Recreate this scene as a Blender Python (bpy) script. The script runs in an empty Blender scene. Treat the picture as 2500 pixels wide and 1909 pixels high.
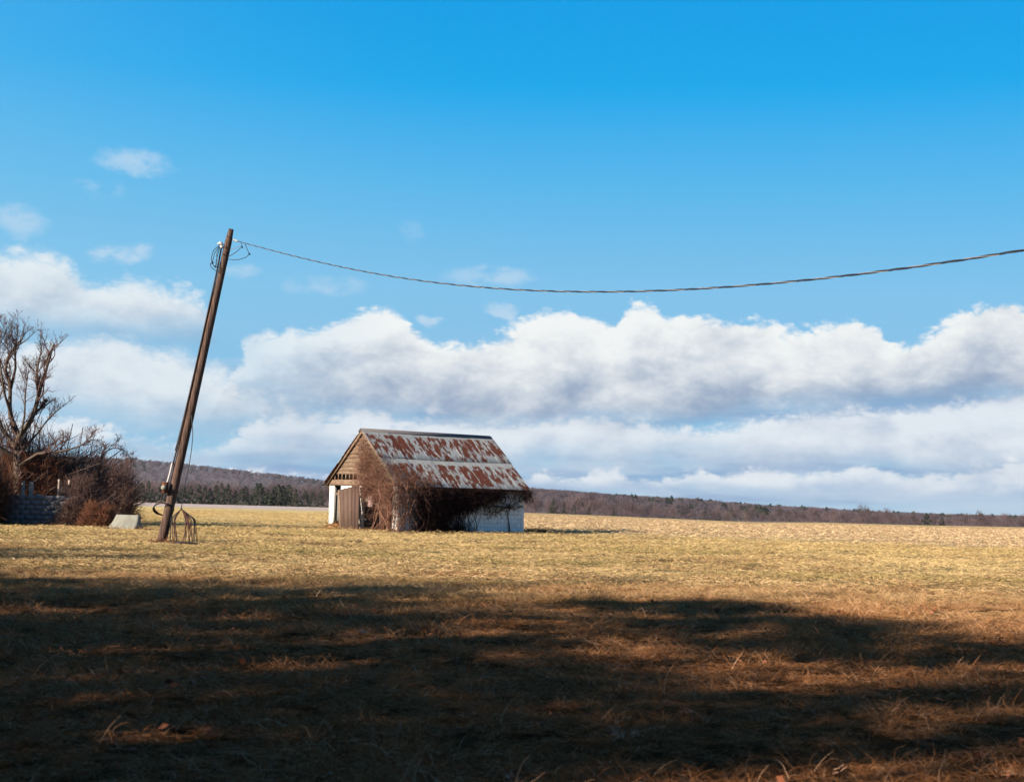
import bpy, math, random
import numpy as np
from mathutils import Matrix, Vector

SC = bpy.context.scene
COL = SC.collection
rad = math.radians

# ------------------------------------------------------------------ camera
F, CX, CY, EYE = 3571.0, 1250.0, 954.5, 1.65
PITCH, ROLL = 0.075, 0.0251
cam_d = bpy.data.cameras.new('camera')
cam = bpy.data.objects.new('camera', cam_d)
COL.objects.link(cam)
cam_d.sensor_width = 56.0
cam_d.lens = 80.0
cam_d.clip_start = 0.1
cam_d.clip_end = 30000
CM = Matrix.Rotation(math.pi / 2 + PITCH, 4, 'X') @ Matrix.Rotation(ROLL, 4, 'Z')
cam.matrix_world = Matrix.Translation((0, 0, EYE)) @ CM
cam_d.dof.use_dof = True
cam_d.dof.focus_distance = 66.0
cam_d.dof.aperture_fstop = 6.3
SC.camera = cam

def ray(px, py):
    v = CM @ Vector(((px - CX) / F, -(py - CY) / F, -1.0))
    return v.normalized()

def P(px, py, d):
    """world point seen at photo pixel (px, py), at depth d along +Y"""
    v = ray(px, py)
    k = d / v.y
    return np.array([v.x * k, d, EYE + v.z * k])

# ------------------------------------------------------------------ light
EXPOSURE = 1.3
HAZE = 0.00003
SKY_STRENGTH = 0.1
SUN_EL, SUN_AZ = 23.0, 235.0          # azimuth clockwise from +Y (the view direction)
sun_d = bpy.data.lights.new('sun', 'SUN')
sun_d.energy = 5.0
sun_d.angle = rad(0.53)
sun_d.color = (1.0, 0.875, 0.70)
sun = bpy.data.objects.new('sun', sun_d)
COL.objects.link(sun)
S_DIR = np.array([math.sin(rad(SUN_AZ)) * math.cos(rad(SUN_EL)), math.cos(rad(SUN_AZ)) * math.cos(rad(SUN_EL)), math.sin(rad(SUN_EL))])
sun.rotation_euler = Vector(S_DIR).to_track_quat('Z', 'Y').to_euler()
sun.location = (-60, -40, 60)

class NT:
    """small helper to write node graphs as expressions"""
    def __init__(s, tree):
        s.t = tree
        s.n = tree.nodes
        s.l = tree.links
    def node(s, kind, ins=None, **props):
        nd = s.n.new(kind)
        for k, v in props.items():
            setattr(nd, k, v)
        for k, v in (ins or {}).items():
            s.put(nd.inputs[k], v)
        return nd
    def put(s, sock, v):
        if isinstance(v, bpy.types.NodeSocket):
            s.l.new(v, sock)
        elif v is not None:
            if hasattr(sock, 'default_value') and hasattr(sock.default_value, '__len__') and not isinstance(v, (int, float)):
                v = tuple(v)
                if len(sock.default_value) == 4 and len(v) == 3:
                    v = v + (1,)
            sock.default_value = v
    def m(s, op, a, b=None, c=None, clamp=False):
        nd = s.n.new('ShaderNodeMath')
        nd.operation = op
        nd.use_clamp = clamp
        for i, v in enumerate((a, b, c)):
            if v is not None:
                s.put(nd.inputs[i], v)
        return nd.outputs[0]
    def vm(s, op, a, b=None):
        nd = s.n.new('ShaderNodeVectorMath')
        nd.operation = op
        s.put(nd.inputs[0], a)
        if b is not None:
            s.put(nd.inputs[1], b)
        return nd.outputs[0]
    def mix(s, fac, a, b, blend='MIX'):
        nd = s.n.new('ShaderNodeMix')
        nd.data_type = 'RGBA'
        nd.blend_type = blend
        s.put(nd.inputs[0], fac)
        s.put(nd.inputs[6], a)
        s.put(nd.inputs[7], b)
        return nd.outputs[2]
    def ss(s, x, a, b, lo=0.0, hi=1.0):
        nd = s.n.new('ShaderNodeMapRange')
        nd.interpolation_type = 'SMOOTHSTEP'
        for i, v in enumerate((x, a, b, lo, hi)):
            s.put(nd.inputs[i], v)
        return nd.outputs[0]
    def noise(s, vec, scale, detail=4, rough=.55, dist=0.0, dim='3D', col=False):
        nd = s.n.new('ShaderNodeTexNoise')
        nd.noise_dimensions = dim
        s.put(nd.inputs['Vector'], vec)
        nd.inputs['Scale'].default_value = scale
        nd.inputs['Detail'].default_value = detail
        nd.inputs['Roughness'].default_value = rough
        nd.inputs['Distortion'].default_value = dist
        return nd.outputs['Color' if col else 'Fac']
    def ramp(s, fac, stops, interp='LINEAR'):
        nd = s.n.new('ShaderNodeValToRGB')
        nd.color_ramp.interpolation = interp
        e = nd.color_ramp.elements
        while len(e) < len(stops):
            e.new(.5)
        for k, (p, c) in enumerate(stops):
            e[k].position = p
            e[k].color = (*c, 1) if len(c) == 3 else c
        s.put(nd.inputs[0], fac)
        return nd.outputs[0]
    def xyz(s, v):
        nd = s.n.new('ShaderNodeSeparateXYZ')
        s.put(nd.inputs[0], v)
        return nd.outputs
    def comb(s, x, y, z):
        nd = s.n.new('ShaderNodeCombineXYZ')
        for i, v in enumerate((x, y, z)):
            s.put(nd.inputs[i], v)
        return nd.outputs[0]
    def curve(s, x, pts):
        nd = s.n.new('ShaderNodeFloatCurve')
        c = nd.mapping.curves[0]
        pts = sorted(pts)
        nd.mapping.use_clip = True
        nd.mapping.extend = 'HORIZONTAL'
        c.points[0].location = pts[0]
        c.points[1].location = pts[-1]
        for p in pts[1:-1]:
            c.points.new(*p)
        nd.mapping.update()
        s.put(nd.inputs['Value'], x)
        return nd.outputs[0]

def s2l(r, g, b):
    f = lambda c: (c / 255 / 12.92) if c / 255 <= .04045 else ((c / 255 + .055) / 1.055) ** 2.4
    return np.array([f(r), f(g), f(b)])

# ------------------------------------------------------------------ sky
world = bpy.data.worlds.new('World')
SC.world = world
world.use_nodes = True
W = NT(world.node_tree)
W.n.clear()
KW = 1.0 / (SKY_STRENGTH * 2 ** EXPOSURE)
def wc(r, g, b):
    return tuple(s2l(r, g, b) * KW)
direc = W.node('ShaderNodeTexCoord').outputs['Generated']
dx, dy, dz = W.xyz(direc)
az = W.m('MULTIPLY', W.m('ARCTAN2', dx, dy), 180 / math.pi)
el = W.m('MULTIPLY', W.m('ARCSINE', W.m('MINIMUM', W.m('MAXIMUM', dz, -1), 1)), 180 / math.pi)
sky_n = W.node('ShaderNodeTexSky', sky_type='NISHITA', sun_disc=False, sun_elevation=rad(SUN_EL), sun_rotation=rad(SUN_AZ),
               air_density=1.0, dust_density=0.3, ozone_density=3.0)
# film colour of the clear sky: pale blue above the horizon, saturated cyan blue overhead
elt = W.m('DIVIDE', W.m('MAXIMUM', el, 0.0), 90.0)
grad = W.ramp(elt, [(0.0, s2l(158, 196, 224)), (3 / 90, s2l(132, 184, 220)), (8 / 90, s2l(130, 192, 230)), (12 / 90, s2l(90, 182, 232)),
                    (16 / 90, s2l(14, 167, 234)), (20 / 90, s2l(0, 155, 229)), (32 / 90, s2l(10, 108, 176)), (55 / 90, s2l(40, 72, 128)), (1.0, s2l(48, 62, 104))])
grad = W.vm('MULTIPLY', grad, (KW, KW, KW))
# lighter and milkier towards the sun's side (left)
side = W.ss(W.m('ADD', az, W.m('MULTIPLY', el, 0.9)), 14.0, -30.0)
clear = W.mix(W.m('MULTIPLY', side, .38), grad, wc(146, 208, 238))
nish = W.mix(1.0, sky_n.outputs[0], (0.62, 1.0, 1.32), 'MULTIPLY')
clear = W.mix(0.97, nish, clear)

def ae(x, y):                                # photo pixel (2200-wide view) -> azimuth, elevation in degrees
    v = ray(x * 2500 / 2200, y * 2500 / 2200)
    return math.degrees(math.atan2(v.x, v.y)), math.degrees(math.asin(v.z))
A0, A1, E1 = -45.0, 45.0, 25.0
def crv(pts):
    out = []
    for x, y in pts:
        a, e = ae(x, y)
        out.append(((a - A0) / (A1 - A0), max(0, e / E1)))
    return out

# domain warp shared by all cloud layers
vs = W.vm('MULTIPLY', direc, (1.0, 1.0, 1.7))
n1 = W.node('ShaderNodeTexNoise', {'Vector': vs}); n1.inputs['Scale'].default_value = 16; n1.inputs['Detail'].default_value = 7; n1.inputs['Roughness'].default_value = .56
n1c = W.xyz(n1.outputs['Color'])
n2 = W.node('ShaderNodeTexNoise', {'Vector': vs}); n2.inputs['Scale'].default_value = 52; n2.inputs['Detail'].default_value = 6; n2.inputs['Roughness'].default_value = .6
n2c = W.xyz(n2.outputs['Color'])
# the same billow field looked up a little towards the sun: the difference gives lit and shaded flanks
off = (-0.012, 0.0, 0.018)
bil = []
for k in range(2):
    vv = vs if k == 0 else W.vm('ADD', vs, off)
    nd = W.node('ShaderNodeTexNoise', {'Vector': vv}); nd.inputs['Scale'].default_value = 15; nd.inputs['Detail'].default_value = 7
    nd.inputs['Roughness'].default_value = .5; nd.inputs['Distortion'].default_value = .35
    bil.append(nd.outputs['Fac'])
relief = W.m('SUBTRACT', bil[0], bil[1])
azw = W.m('ADD', az, W.m('MULTIPLY', W.m('SUBTRACT', n1c[0], .5), 3.0))
azn = W.m('DIVIDE', W.m('SUBTRACT', azw, A0), A1 - A0)
far_side = W.ss(W.m('ABSOLUTE', az), 26.0, 60.0)
cloud_w, cloud_s = (243, 246, 246), (160, 178, 200)
lobe = W.m('MULTIPLY', W.m('ABSOLUTE', W.m('SUBTRACT', n2c[1], .5)), 2.0)
lobe1 = W.m('MULTIPLY', W.m('ABSOLUTE', W.m('SUBTRACT', n1c[1], .5)), 2.0)

def layer(under, top, base, wt=.5, wb=.9, amp=1.3, fine=.7, op=1.0, lit=cloud_w, shade=cloud_s, gain=5.0, hb=.25, seed=0.0, leftfade=False):
    T = W.m('MULTIPLY', W.curve(azn, crv(top)), E1)
    B = W.m('MULTIPLY', W.curve(azn, crv(base)), E1)
    if seed:
        q = W.noise(W.vm('ADD', direc, (seed, 0, 0)), 3.0, 3)
        T = W.m('ADD', T, W.m('MULTIPLY', W.m('SUBTRACT', q, .55), W.m('MULTIPLY', far_side, 16.0)))
    wob = W.m('ADD', W.m('MULTIPLY', W.m('SUBTRACT', n1c[1], .5), amp * 2), W.m('ADD', W.m('MULTIPLY', W.m('SUBTRACT', lobe, .2), fine * 1.5), W.m('MULTIPLY', W.m('SUBTRACT', lobe1, .2), fine * 1.2)))
    st = W.m('ADD', W.m('SUBTRACT', T, el), wob)
    sb = W.m('ADD', W.m('SUBTRACT', el, B), W.m('MULTIPLY', W.m('SUBTRACT', n1c[2], .5), 1.6))
    M = W.m('MULTIPLY', W.ss(st, 0.0, wt), W.ss(sb, -wb, wb))
    M = W.m('MULTIPLY', M, op if not leftfade else W.ss(azw, -14.5, -3.0, .45, 1.0))
    h = W.m('DIVIDE', W.m('SUBTRACT', el, B), W.m('MAXIMUM', W.m('SUBTRACT', T, B), .3))
    L = W.m('ADD', W.m('MULTIPLY', h, 1.12), hb)
    L = W.m('ADD', L, W.m('MULTIPLY', relief, gain))
    L = W.m('ADD', L, W.m('MULTIPLY', W.m('SUBTRACT', n2c[0], .5), .26))
    L = W.m('ADD', L, W.m('MULTIPLY', W.m('SUBTRACT', W.m('ADD', lobe, lobe1), .4), .45))
    L = W.ss(L, -0.35, 1.05)
    c = W.mix(L, wc(*shade), wc(*lit))
    return W.mix(M, under, c)

c = clear
# haze band and thin stratus streaks close to the horizon
stre = W.noise(W.vm('MULTIPLY', direc, (1, 1, 7.5)), 7.0, 6, .6)
low = W.m('MULTIPLY', W.ss(el, 7.5, 1.0), W.ss(stre, .40, .60))
c = W.mix(W.m('MULTIPLY', low, .75), c, wc(196, 212, 230))
dark = W.noise(W.vm('MULTIPLY', W.vm('ADD', direc, (3, 0, 0)), (1, 1, 9)), 5.0, 5, .55)
c = W.mix(W.m('MULTIPLY', W.m('MULTIPLY', W.ss(el, 6.5, 2.5), W.ss(dark, .48, .64)), .7), c, wc(108, 150, 198))
c = layer(c, [(-900, 1000), (0, 960), (300, 985), (500, 1000), (700, 1000), (1100, 1010), (1290, 1006), (1430, 1012), (1480, 995), (1560, 1000), (1620, 990), (1700, 1000), (1780, 1000), (1850, 992), (1960, 1002), (2050, 1000), (2100, 990), (2200, 985), (3000, 1000)],
          [(-900, 1020), (0, 1010), (600, 1030), (1300, 1045), (1700, 1050), (2200, 1060), (3000, 1080)], wt=.35, wb=.4, amp=.45, fine=.6, lit=(238, 242, 246), shade=(138, 172, 210), hb=.35, gain=2, op=.9)
c = layer(c, [(-900, 900), (0, 880), (200, 895), (420, 935), (560, 885), (640, 878), (760, 885), (900, 872), (1080, 885), (1200, 872), (1400, 882), (1560, 890), (1640, 868), (1720, 856), (1900, 850), (2050, 835), (2200, 815), (3000, 850)],
          [(-900, 960), (0, 950), (400, 975), (620, 965), (900, 985), (1200, 985), (1500, 990), (1800, 985), (2000, 1000), (2200, 1000), (3000, 1010)],
          wt=.6, wb=.8, amp=.8, fine=.8, lit=(232, 238, 244), shade=(156, 178, 204), hb=.4, gain=1.8, op=.92, seed=2.0)
c = layer(c, [(-900, 700), (-100, 700), (60, 705), (150, 690), (260, 692), (330, 712), (400, 735), (450, 765), (520, 800), (640, 850), (760, 890), (860, 960), (3000, 1000)],
          [(-900, 870), (0, 870), (200, 880), (420, 905), (600, 900), (760, 890), (860, 880), (3000, 880)], wt=1.0, wb=1.2, amp=.6, fine=.7, lit=(228, 236, 242), shade=(160, 184, 208), hb=.35, gain=1.6, op=.95, seed=5.0)
c = layer(c, [(-900, 480), (-100, 470), (0, 510), (70, 506), (140, 520), (180, 560), (230, 585), (300, 568), (370, 592), (430, 630), (470, 700), (520, 800), (3000, 900)],
          [(-900, 685), (0, 690), (200, 705), (430, 715), (475, 715), (520, 700), (3000, 700)], wt=.9, wb=1.0, amp=.7, fine=.7, lit=(230, 238, 243), shade=(158, 180, 204), hb=.25, gain=1.6, op=.95, seed=8.0)
c = layer(c, [(-900, 1000), (380, 1000), (445, 900), (470, 800), (520, 750), (560, 700), (640, 695), (720, 668), (800, 640), (870, 650), (905, 700), (980, 718), (1060, 705), (1130, 692), (1165, 670), (1230, 656), (1290, 668), (1312, 690), (1340, 648), (1380, 628), (1420, 634), (1440, 665), (1490, 655), (1560, 672), (1610, 690), (1640, 680), (1700, 702), (1780, 690), (1840, 674), (1885, 690), (1900, 718), (1990, 690), (2070, 645), (2140, 632), (2200, 650), (2400, 690), (3000, 720)],
          [(-900, 940), (380, 940), (440, 872), (600, 880), (800, 884), (1000, 898), (1200, 908), (1400, 902), (1600, 882), (1800, 866), (2000, 856), (2200, 846), (3000, 840)],
          wt=.5, wb=.7, amp=.6, fine=.7, lit=cloud_w, shade=(142, 163, 192), hb=.06, gain=1.7, seed=11.0, leftfade=True)
# small torn wisps
for (x, y, w_, h_, o) in ((290, 350, 90, 34, .5), (215, 405, 60, 20, .28), (35, 475, 60, 40, .45), (1060, 595, 110, 26, .45), (690, 615, 70, 26, .35), (505, 578, 55, 16, .35), (1085, 665, 40, 18, .5), (935, 690, 30, 10, .6), (880, 500, 30, 30, .2), (260, 545, 60, 24, .6)):
    a_, e_ = ae(x, y)
    u_ = W.m('DIVIDE', W.m('SUBTRACT', azw, a_), w_ / 54.8)
    v_ = W.m('DIVIDE', W.m('SUBTRACT', W.m('SUBTRACT', el, e_), W.m('MULTIPLY', W.m('SUBTRACT', n2c[2], .5), .9)), h_ / 54.8)
    r_ = W.m('ADD', W.m('MULTIPLY', u_, u_), W.m('MULTIPLY', v_, v_))
    m_ = W.m('MULTIPLY', W.m('MULTIPLY', W.ss(r_, 1.2, 0.0), W.ss(n2c[1], .3, .6)), o)
    c = W.mix(m_, c, wc(214, 228, 240))
# below the horizon: the dull brown of distant land
c = W.mix(W.ss(el, -0.2, -2.0), c, wc(96, 88, 84))
bg = W.node('ShaderNodeBackground', {'Color': c, 'Strength': SKY_STRENGTH})
wo = W.node('ShaderNodeOutputWorld')
W.l.new(bg.outputs[0], wo.inputs[0])
world.cycles.sampling_method = 'MANUAL'
world.cycles.sample_map_resolution = 1024

SC.view_settings.view_transform = 'Standard'
SC.view_settings.look = 'None'
SC.view_settings.gamma = 1.0
SC.view_settings.exposure = EXPOSURE
SC.view_settings.use_curve_mapping = False
SC.cycles.use_denoising = True
SC.cycles.max_bounces = 6
SC.cycles.diffuse_bounces = 3
SC.cycles.glossy_bounces = 2
SC.cycles.transparent_max_bounces = 4
#@@END_SKY

# ------------------------------------------------------------------ helpers
def new_mesh(name, V, Q=None, T=None, mat=None, smooth=False, attrs=None):
    """V (n,3); Q quads (m,4); T triangles (k,3)"""
    me = bpy.data.meshes.new(name)
    V = np.asarray(V, np.float32)
    Q = np.zeros((0, 4), np.int32) if Q is None else np.asarray(Q, np.int32).reshape(-1, 4)
    T = np.zeros((0, 3), np.int32) if T is None else np.asarray(T, np.int32).reshape(-1, 3)
    me.vertices.add(len(V))
    me.vertices.foreach_set('co', V.ravel())
    nl = Q.size + T.size
    me.loops.add(nl)
    me.loops.foreach_set('vertex_index', np.concatenate([Q.ravel(), T.ravel()]))
    me.polygons.add(len(Q) + len(T))
    st = np.concatenate([np.arange(len(Q)) * 4, len(Q) * 4 + np.arange(len(T)) * 3]).astype(np.int32)
    me.polygons.foreach_set('loop_start', st)
    me.update(calc_edges=True)
    if smooth:
        me.polygons.foreach_set('use_smooth', np.ones(len(me.polygons), bool))
    if attrs:
        for k, v in attrs.items():
            a = me.attributes.new(k, 'FLOAT', 'POINT')
            a.data.foreach_set('value', np.asarray(v, np.float32))
    if mat:
        me.materials.append(mat)
    return me

def link(name, me, parent=None, loc=None, rot=None):
    o = bpy.data.objects.new(name, me)
    COL.objects.link(o)
    if parent:
        o.parent = parent
    if loc is not None:
        o.location = loc
    if rot is not None:
        o.rotation_euler = rot
    return o

def tag(o, label, cat=None, group=None, kind=None):
    if label: o['label'] = label
    if cat: o['category'] = cat
    if group: o['group'] = group
    if kind: o['kind'] = kind
    return o

def thing(name, label, cat, loc=(0, 0, 0), rz=0.0, group=None):
    o = bpy.data.objects.new(name, None)
    o.empty_display_size = .2
    COL.objects.link(o)
    o.location = loc
    o.rotation_euler = (0, 0, rz)
    return tag(o, label, cat, group)

def copy_tree(o, parent=None):
    c = o.copy()
    COL.objects.link(c)
    c.parent = parent
    for ch in list(o.children):
        copy_tree(ch, c)
    return c

class MB:
    def __init__(s):
        s.V, s.Q, s.T, s.n, s.A = [], [], [], 0, []
    def add(s, V, Q=None, T=None, a=None):
        V = np.asarray(V, float).reshape(-1, 3)
        if Q is not None and len(Q): s.Q.append(np.asarray(Q).reshape(-1, 4) + s.n)
        if T is not None and len(T): s.T.append(np.asarray(T).reshape(-1, 3) + s.n)
        s.V.append(V)
        s.A.append(np.full(len(V), 0.5 if a is None else a) if a is None or np.isscalar(a) else np.asarray(a))
        s.n += len(V)
        return s
    def box(s, x0, x1, y0, y1, z0, z1, ch=0.0):
        V = np.array([(x, y, z) for z in (z0, z1) for y in (y0, y1) for x in (x0, x1)], float)
        s.add(V, [(0, 2, 3, 1), (4, 5, 7, 6), (0, 1, 5, 4), (2, 6, 7, 3), (0, 4, 6, 2), (1, 3, 7, 5)])
        return s
    def mesh(s, name, mat, smooth=False, attr=None):
        V = np.concatenate(s.V)
        Q = np.concatenate(s.Q) if s.Q else None
        T = np.concatenate(s.T) if s.T else None
        return new_mesh(name, V, Q, T, mat, smooth, {attr: np.concatenate(s.A)} if attr else None)

def unit(v):
    return v / np.maximum(np.linalg.norm(v, axis=-1, keepdims=True), 1e-9)

def tubes(Pn, R, sides=3, cap=False):
    """Pn (M,n,3), R (M,n): M swept tubes at once"""
    Pn = np.asarray(Pn, float)
    if Pn.ndim == 2: Pn = Pn[None]
    M, n, _ = Pn.shape
    R = np.broadcast_to(np.asarray(R, float), (M, n))
    t = np.gradient(Pn, axis=1)
    t = unit(t)
    mean = unit(Pn[:, -1] - Pn[:, 0] + 1e-6)
    ref = np.where(np.abs(mean[:, 2:3]) < .8, np.array([[0, 0, 1.0]]), np.array([[1.0, 0.2, 0]]))
    a = unit(np.cross(t, ref[:, None, :]))
    b = np.cross(t, a)
    ang = np.arange(sides) * 2 * np.pi / sides
    V = Pn[:, :, None, :] + R[:, :, None, None] * (np.cos(ang)[None, None, :, None] * a[:, :, None, :] + np.sin(ang)[None, None, :, None] * b[:, :, None, :])
    idx = np.arange(M * n * sides).reshape(M, n, sides)
    i0 = idx[:, :-1, :]; i1 = idx[:, 1:, :]
    Q = np.stack([i0, np.roll(i0, -1, 2), np.roll(i1, -1, 2), i1], -1).reshape(-1, 4)
    T = None
    V = V.reshape(-1, 3)
    if cap:
        c0 = len(V)
        V = np.concatenate([V, Pn[:, 0], Pn[:, -1]])
        tt = []
        for m in range(M):
            for k in range(sides):
                tt.append((idx[m, 0, (k + 1) % sides], idx[m, 0, k], c0 + m))
                tt.append((idx[m, -1, k], idx[m, -1, (k + 1) % sides], c0 + M + m))
        T = np.array(tt)
    return V, Q, T

def tube_mesh(name, Pn, R, mat, sides=8, cap=True):
    V, Q, T = tubes(Pn, R, sides, cap)
    return new_mesh(name, V, Q, T, mat, True)

def resample(pts, n):
    pts = np.asarray(pts, float)
    d = np.r_[0, np.cumsum(np.linalg.norm(np.diff(pts[:, :3], axis=0), axis=1))]
    s = np.linspace(0, d[-1], n)
    return np.stack([np.interp(s, d, pts[:, k]) for k in range(pts.shape[1])], 1)

def smooth_line(pts, n, it=2):
    p = resample(pts, n)
    for _ in range(it):
        p[1:-1] = .25 * p[:-2] + .5 * p[1:-1] + .25 * p[2:]
    return p

def walks(rng, start, dirs, length, n=7, wig=.35, grav=0.0):
    """M random curved twigs: start (M,3), dirs (M,3), length (M,)"""
    M = len(start)
    d = unit(np.asarray(dirs, float))
    pts = np.zeros((M, n, 3)); pts[:, 0] = start
    curl = rng.normal(0, wig, (M, 3))
    step = (np.asarray(length) / (n - 1))[:, None]
    for k in range(1, n):
        d = unit(d + curl * .5 + rng.normal(0, wig, (M, 3)) * .6 + np.array([0, 0, -grav]))
        pts[:, k] = pts[:, k - 1] + d * step
    return pts

def grow(rng, Pn, R, kids, lf, n=6, spread=.8, up=.15, wig=.22, rf=.6, tmin=.25, tip=.35):
    """children branches of the parents (M,n,3)"""
    M, m, _ = Pn.shape
    k = M * kids
    par = np.repeat(np.arange(M), kids)
    t = rng.uniform(tmin, 1.0, k)
    fi = t * (m - 1); i0 = np.minimum(fi.astype(int), m - 2); fr = (fi - i0)[:, None]
    s = Pn[par, i0] * (1 - fr) + Pn[par, i0 + 1] * fr
    tg = unit(Pn[par, i0 + 1] - Pn[par, i0])
    rr = (R[par, i0] * (1 - fr[:, 0]) + R[par, i0 + 1] * fr[:, 0]) * rf
    d = unit(tg * (1 - .45 * spread) + unit(rng.normal(0, 1, (k, 3))) * spread + np.array([0, 0, up]))
    L = np.linalg.norm(np.diff(Pn, axis=1), axis=2).sum(1)[par] * lf * (1.15 - .6 * t) * rng.uniform(.6, 1.3, k)
    C = walks(rng, s, d, L, n, wig, -up * .4)
    CR = rr[:, None] * np.linspace(1, tip, n)[None, :]
    return C, CR

# ------------------------------------------------------------------ materials
def mat(name):
    m = bpy.data.materials.new(name)
    m.use_nodes = True
    t = NT(m.node_tree)
    b = m.node_tree.nodes['Principled BSDF']
    b.inputs['Roughness'].default_value = .9
    b.inputs['Specular IOR Level'].default_value = .0 if 'grass' in name or 'field' in name or 'twig' in name or 'vine' in name else .2
    return m, t, b
def bump(t, b, h, strength=.4, dist=.02):
    nd = t.node('ShaderNodeBump', {'Height': h, 'Strength': strength, 'Distance': dist})
    t.l.new(nd.outputs[0], b.inputs['Normal'])
def pos(t): return t.node('ShaderNodeNewGeometry').outputs['Position']
def objc(t): return t.node('ShaderNodeTexCoord').outputs['Object']
def rnd(t): return t.node('ShaderNodeObjectInfo').outputs['Random']
def col(t, b, c): t.put(b.inputs['Base Color'], c)

def simple(name, c1, c2, scale=8, rough=.9, stretch=(1, 1, 1), bs=.3, detail=5, world_pos=False):
    m, t, b = mat(name)
    v = t.vm('MULTIPLY', pos(t) if world_pos else objc(t), stretch)
    n = t.noise(v, scale, detail, .6)
    r = t.m('MULTIPLY', rnd(t), .3)
    col(t, b, t.mix(t.m('ADD', t.ss(n, .3, .7, 0, .8), r, clamp=True), c1, c2))
    b.inputs['Roughness'].default_value = rough
    if bs: bump(t, b, n, bs, .01)
    return m

# field ground and grass share this idea: straw, brown and green patches laid out in world space
def patch_colour(t, v, blade=False):
    big = t.noise(t.vm('MULTIPLY', v, (.5, 1, 0)), .16, 4, .6)
    mid = t.noise(t.vm('MULTIPLY', v, (.6, 1, 0)), .9, 4, .6)
    straw = (.53, .395, .20) if blade else (.36, .27, .13)
    brown = (.215, .115, .05) if blade else (.16, .10, .055)
    green = (.27, .215, .08) if blade else (.14, .13, .05)
    c = t.mix(t.ss(t.m('ADD', t.m('MULTIPLY', mid, .55), t.m('MULTIPLY', t.noise(t.vm('MULTIPLY', v, (.35, 1, 0)), .33, 4, .6), .45)), .44, .60), straw, brown)
    c = t.mix(t.m('MULTIPLY', t.ss(big, .50, .62), .85), c, green)
    return c, mid, big

m_ground, t, b = mat('field_ground')
v = pos(t)
c0, mid, big = patch_colour(t, v)
sx, sy, sz = t.xyz(v)
fine = t.noise(t.vm('MULTIPLY', v, (1, 1, 0)), 9, 5, .65)
c0 = t.mix(t.ss(sy, 40, 18, 0, .92), c0, (.06, .020, .008))  # near ground darkened in colour to deepen the tree shade
c0 = t.mix(t.ss(fine, .35, .7), c0, t.mix(.55, c0, (.05, .035, .02)))
# the far grass is seen from the side only: dry blades, brighter
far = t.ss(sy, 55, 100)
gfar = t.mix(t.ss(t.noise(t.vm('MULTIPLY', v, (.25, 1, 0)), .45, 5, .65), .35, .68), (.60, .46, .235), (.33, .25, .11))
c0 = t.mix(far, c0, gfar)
# harvested maize field: pinkish pale straw, right of and behind the barn
edge = t.m('ADD', t.m('ADD', sy, t.m('MULTIPLY', t.noise(t.vm('MULTIPLY', v, (1, 1, 0)), .12, 3), 12)), t.m('MULTIPLY', sx, .5))
corn = t.m('MULTIPLY', t.ss(edge, 77, 84), t.ss(t.m('SUBTRACT', sx, t.m('MULTIPLY', sy, .0)), -4, 5))
cn = t.noise(t.vm('MULTIPLY', v, (.22, 1, 0)), .9, 6, .7)
cc = t.mix(t.ss(cn, .36, .66), (.50, .375, .20), (.25, .17, .09))
c0 = t.mix(corn, c0, cc)
# grey stubble strip at the far left
strip = t.m('MULTIPLY', t.ss(sy, 150, 168), t.ss(t.m('ADD', sx, t.m('MULTIPLY', sy, .09)), 4, -10))
c0 = t.mix(strip, c0, (.42, .345, .33))
c0 = t.mix(t.ss(sy, 230, 330), c0, (.20, .15, .10))
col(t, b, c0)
bump(t, b, t.m('ADD', fine, t.m('MULTIPLY', t.noise(t.vm('MULTIPLY', v, (1, 1, 0)), 1.6, 5, .6), 3)), .7, .12)

def blade_mat(name, seedv, tint=None, far_mix=True):
    m, t, b = mat(name)
    v = pos(t)
    c, mid, big = patch_colour(t, v, True)
    at = t.node('ShaderNodeAttribute', attribute_name='tone').outputs['Fac']
    pale = (.66, .555, .37)
    c = t.mix(t.ss(at, .40, .0, 0, .85), c, (.12, .055, .026))
    grn = t.ss(t.m('ABSOLUTE', t.m('SUBTRACT', at, .5)), .05, .0)
    c = t.mix(t.m('MULTIPLY', grn, .6), c, (.15, .19, .06))
    c = t.mix(t.m('MULTIPLY', rnd(t), .3), c, (.21, .12, .065))
    if tint: c = t.mix(.8, c, tint)
    sx, sy, sz = t.xyz(v)
    c = t.mix(t.ss(t.m('ADD', sy, t.m('MULTIPLY', mid, 8)), 42, 17, 0, .90), c, (.29, .115, .046))  # near blades red-brown, darkened to carry part of the tree shade
    c = t.mix(t.ss(at, .80, .97, 0, .6), c, (.62, .40, .27))
    if not tint:
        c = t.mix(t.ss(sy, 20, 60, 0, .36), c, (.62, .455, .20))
    col(t, b, c)
    b.inputs['Roughness'].default_value = .75
    return m
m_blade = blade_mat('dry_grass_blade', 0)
m_stub, t, b = mat('maize_stubble')
at = t.node('ShaderNodeAttribute', attribute_name='tone').outputs['Fac']
col(t, b, t.mix(t.ss(at, .2, .9), (.27, .17, .10), (.58, .44, .26)))

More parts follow.
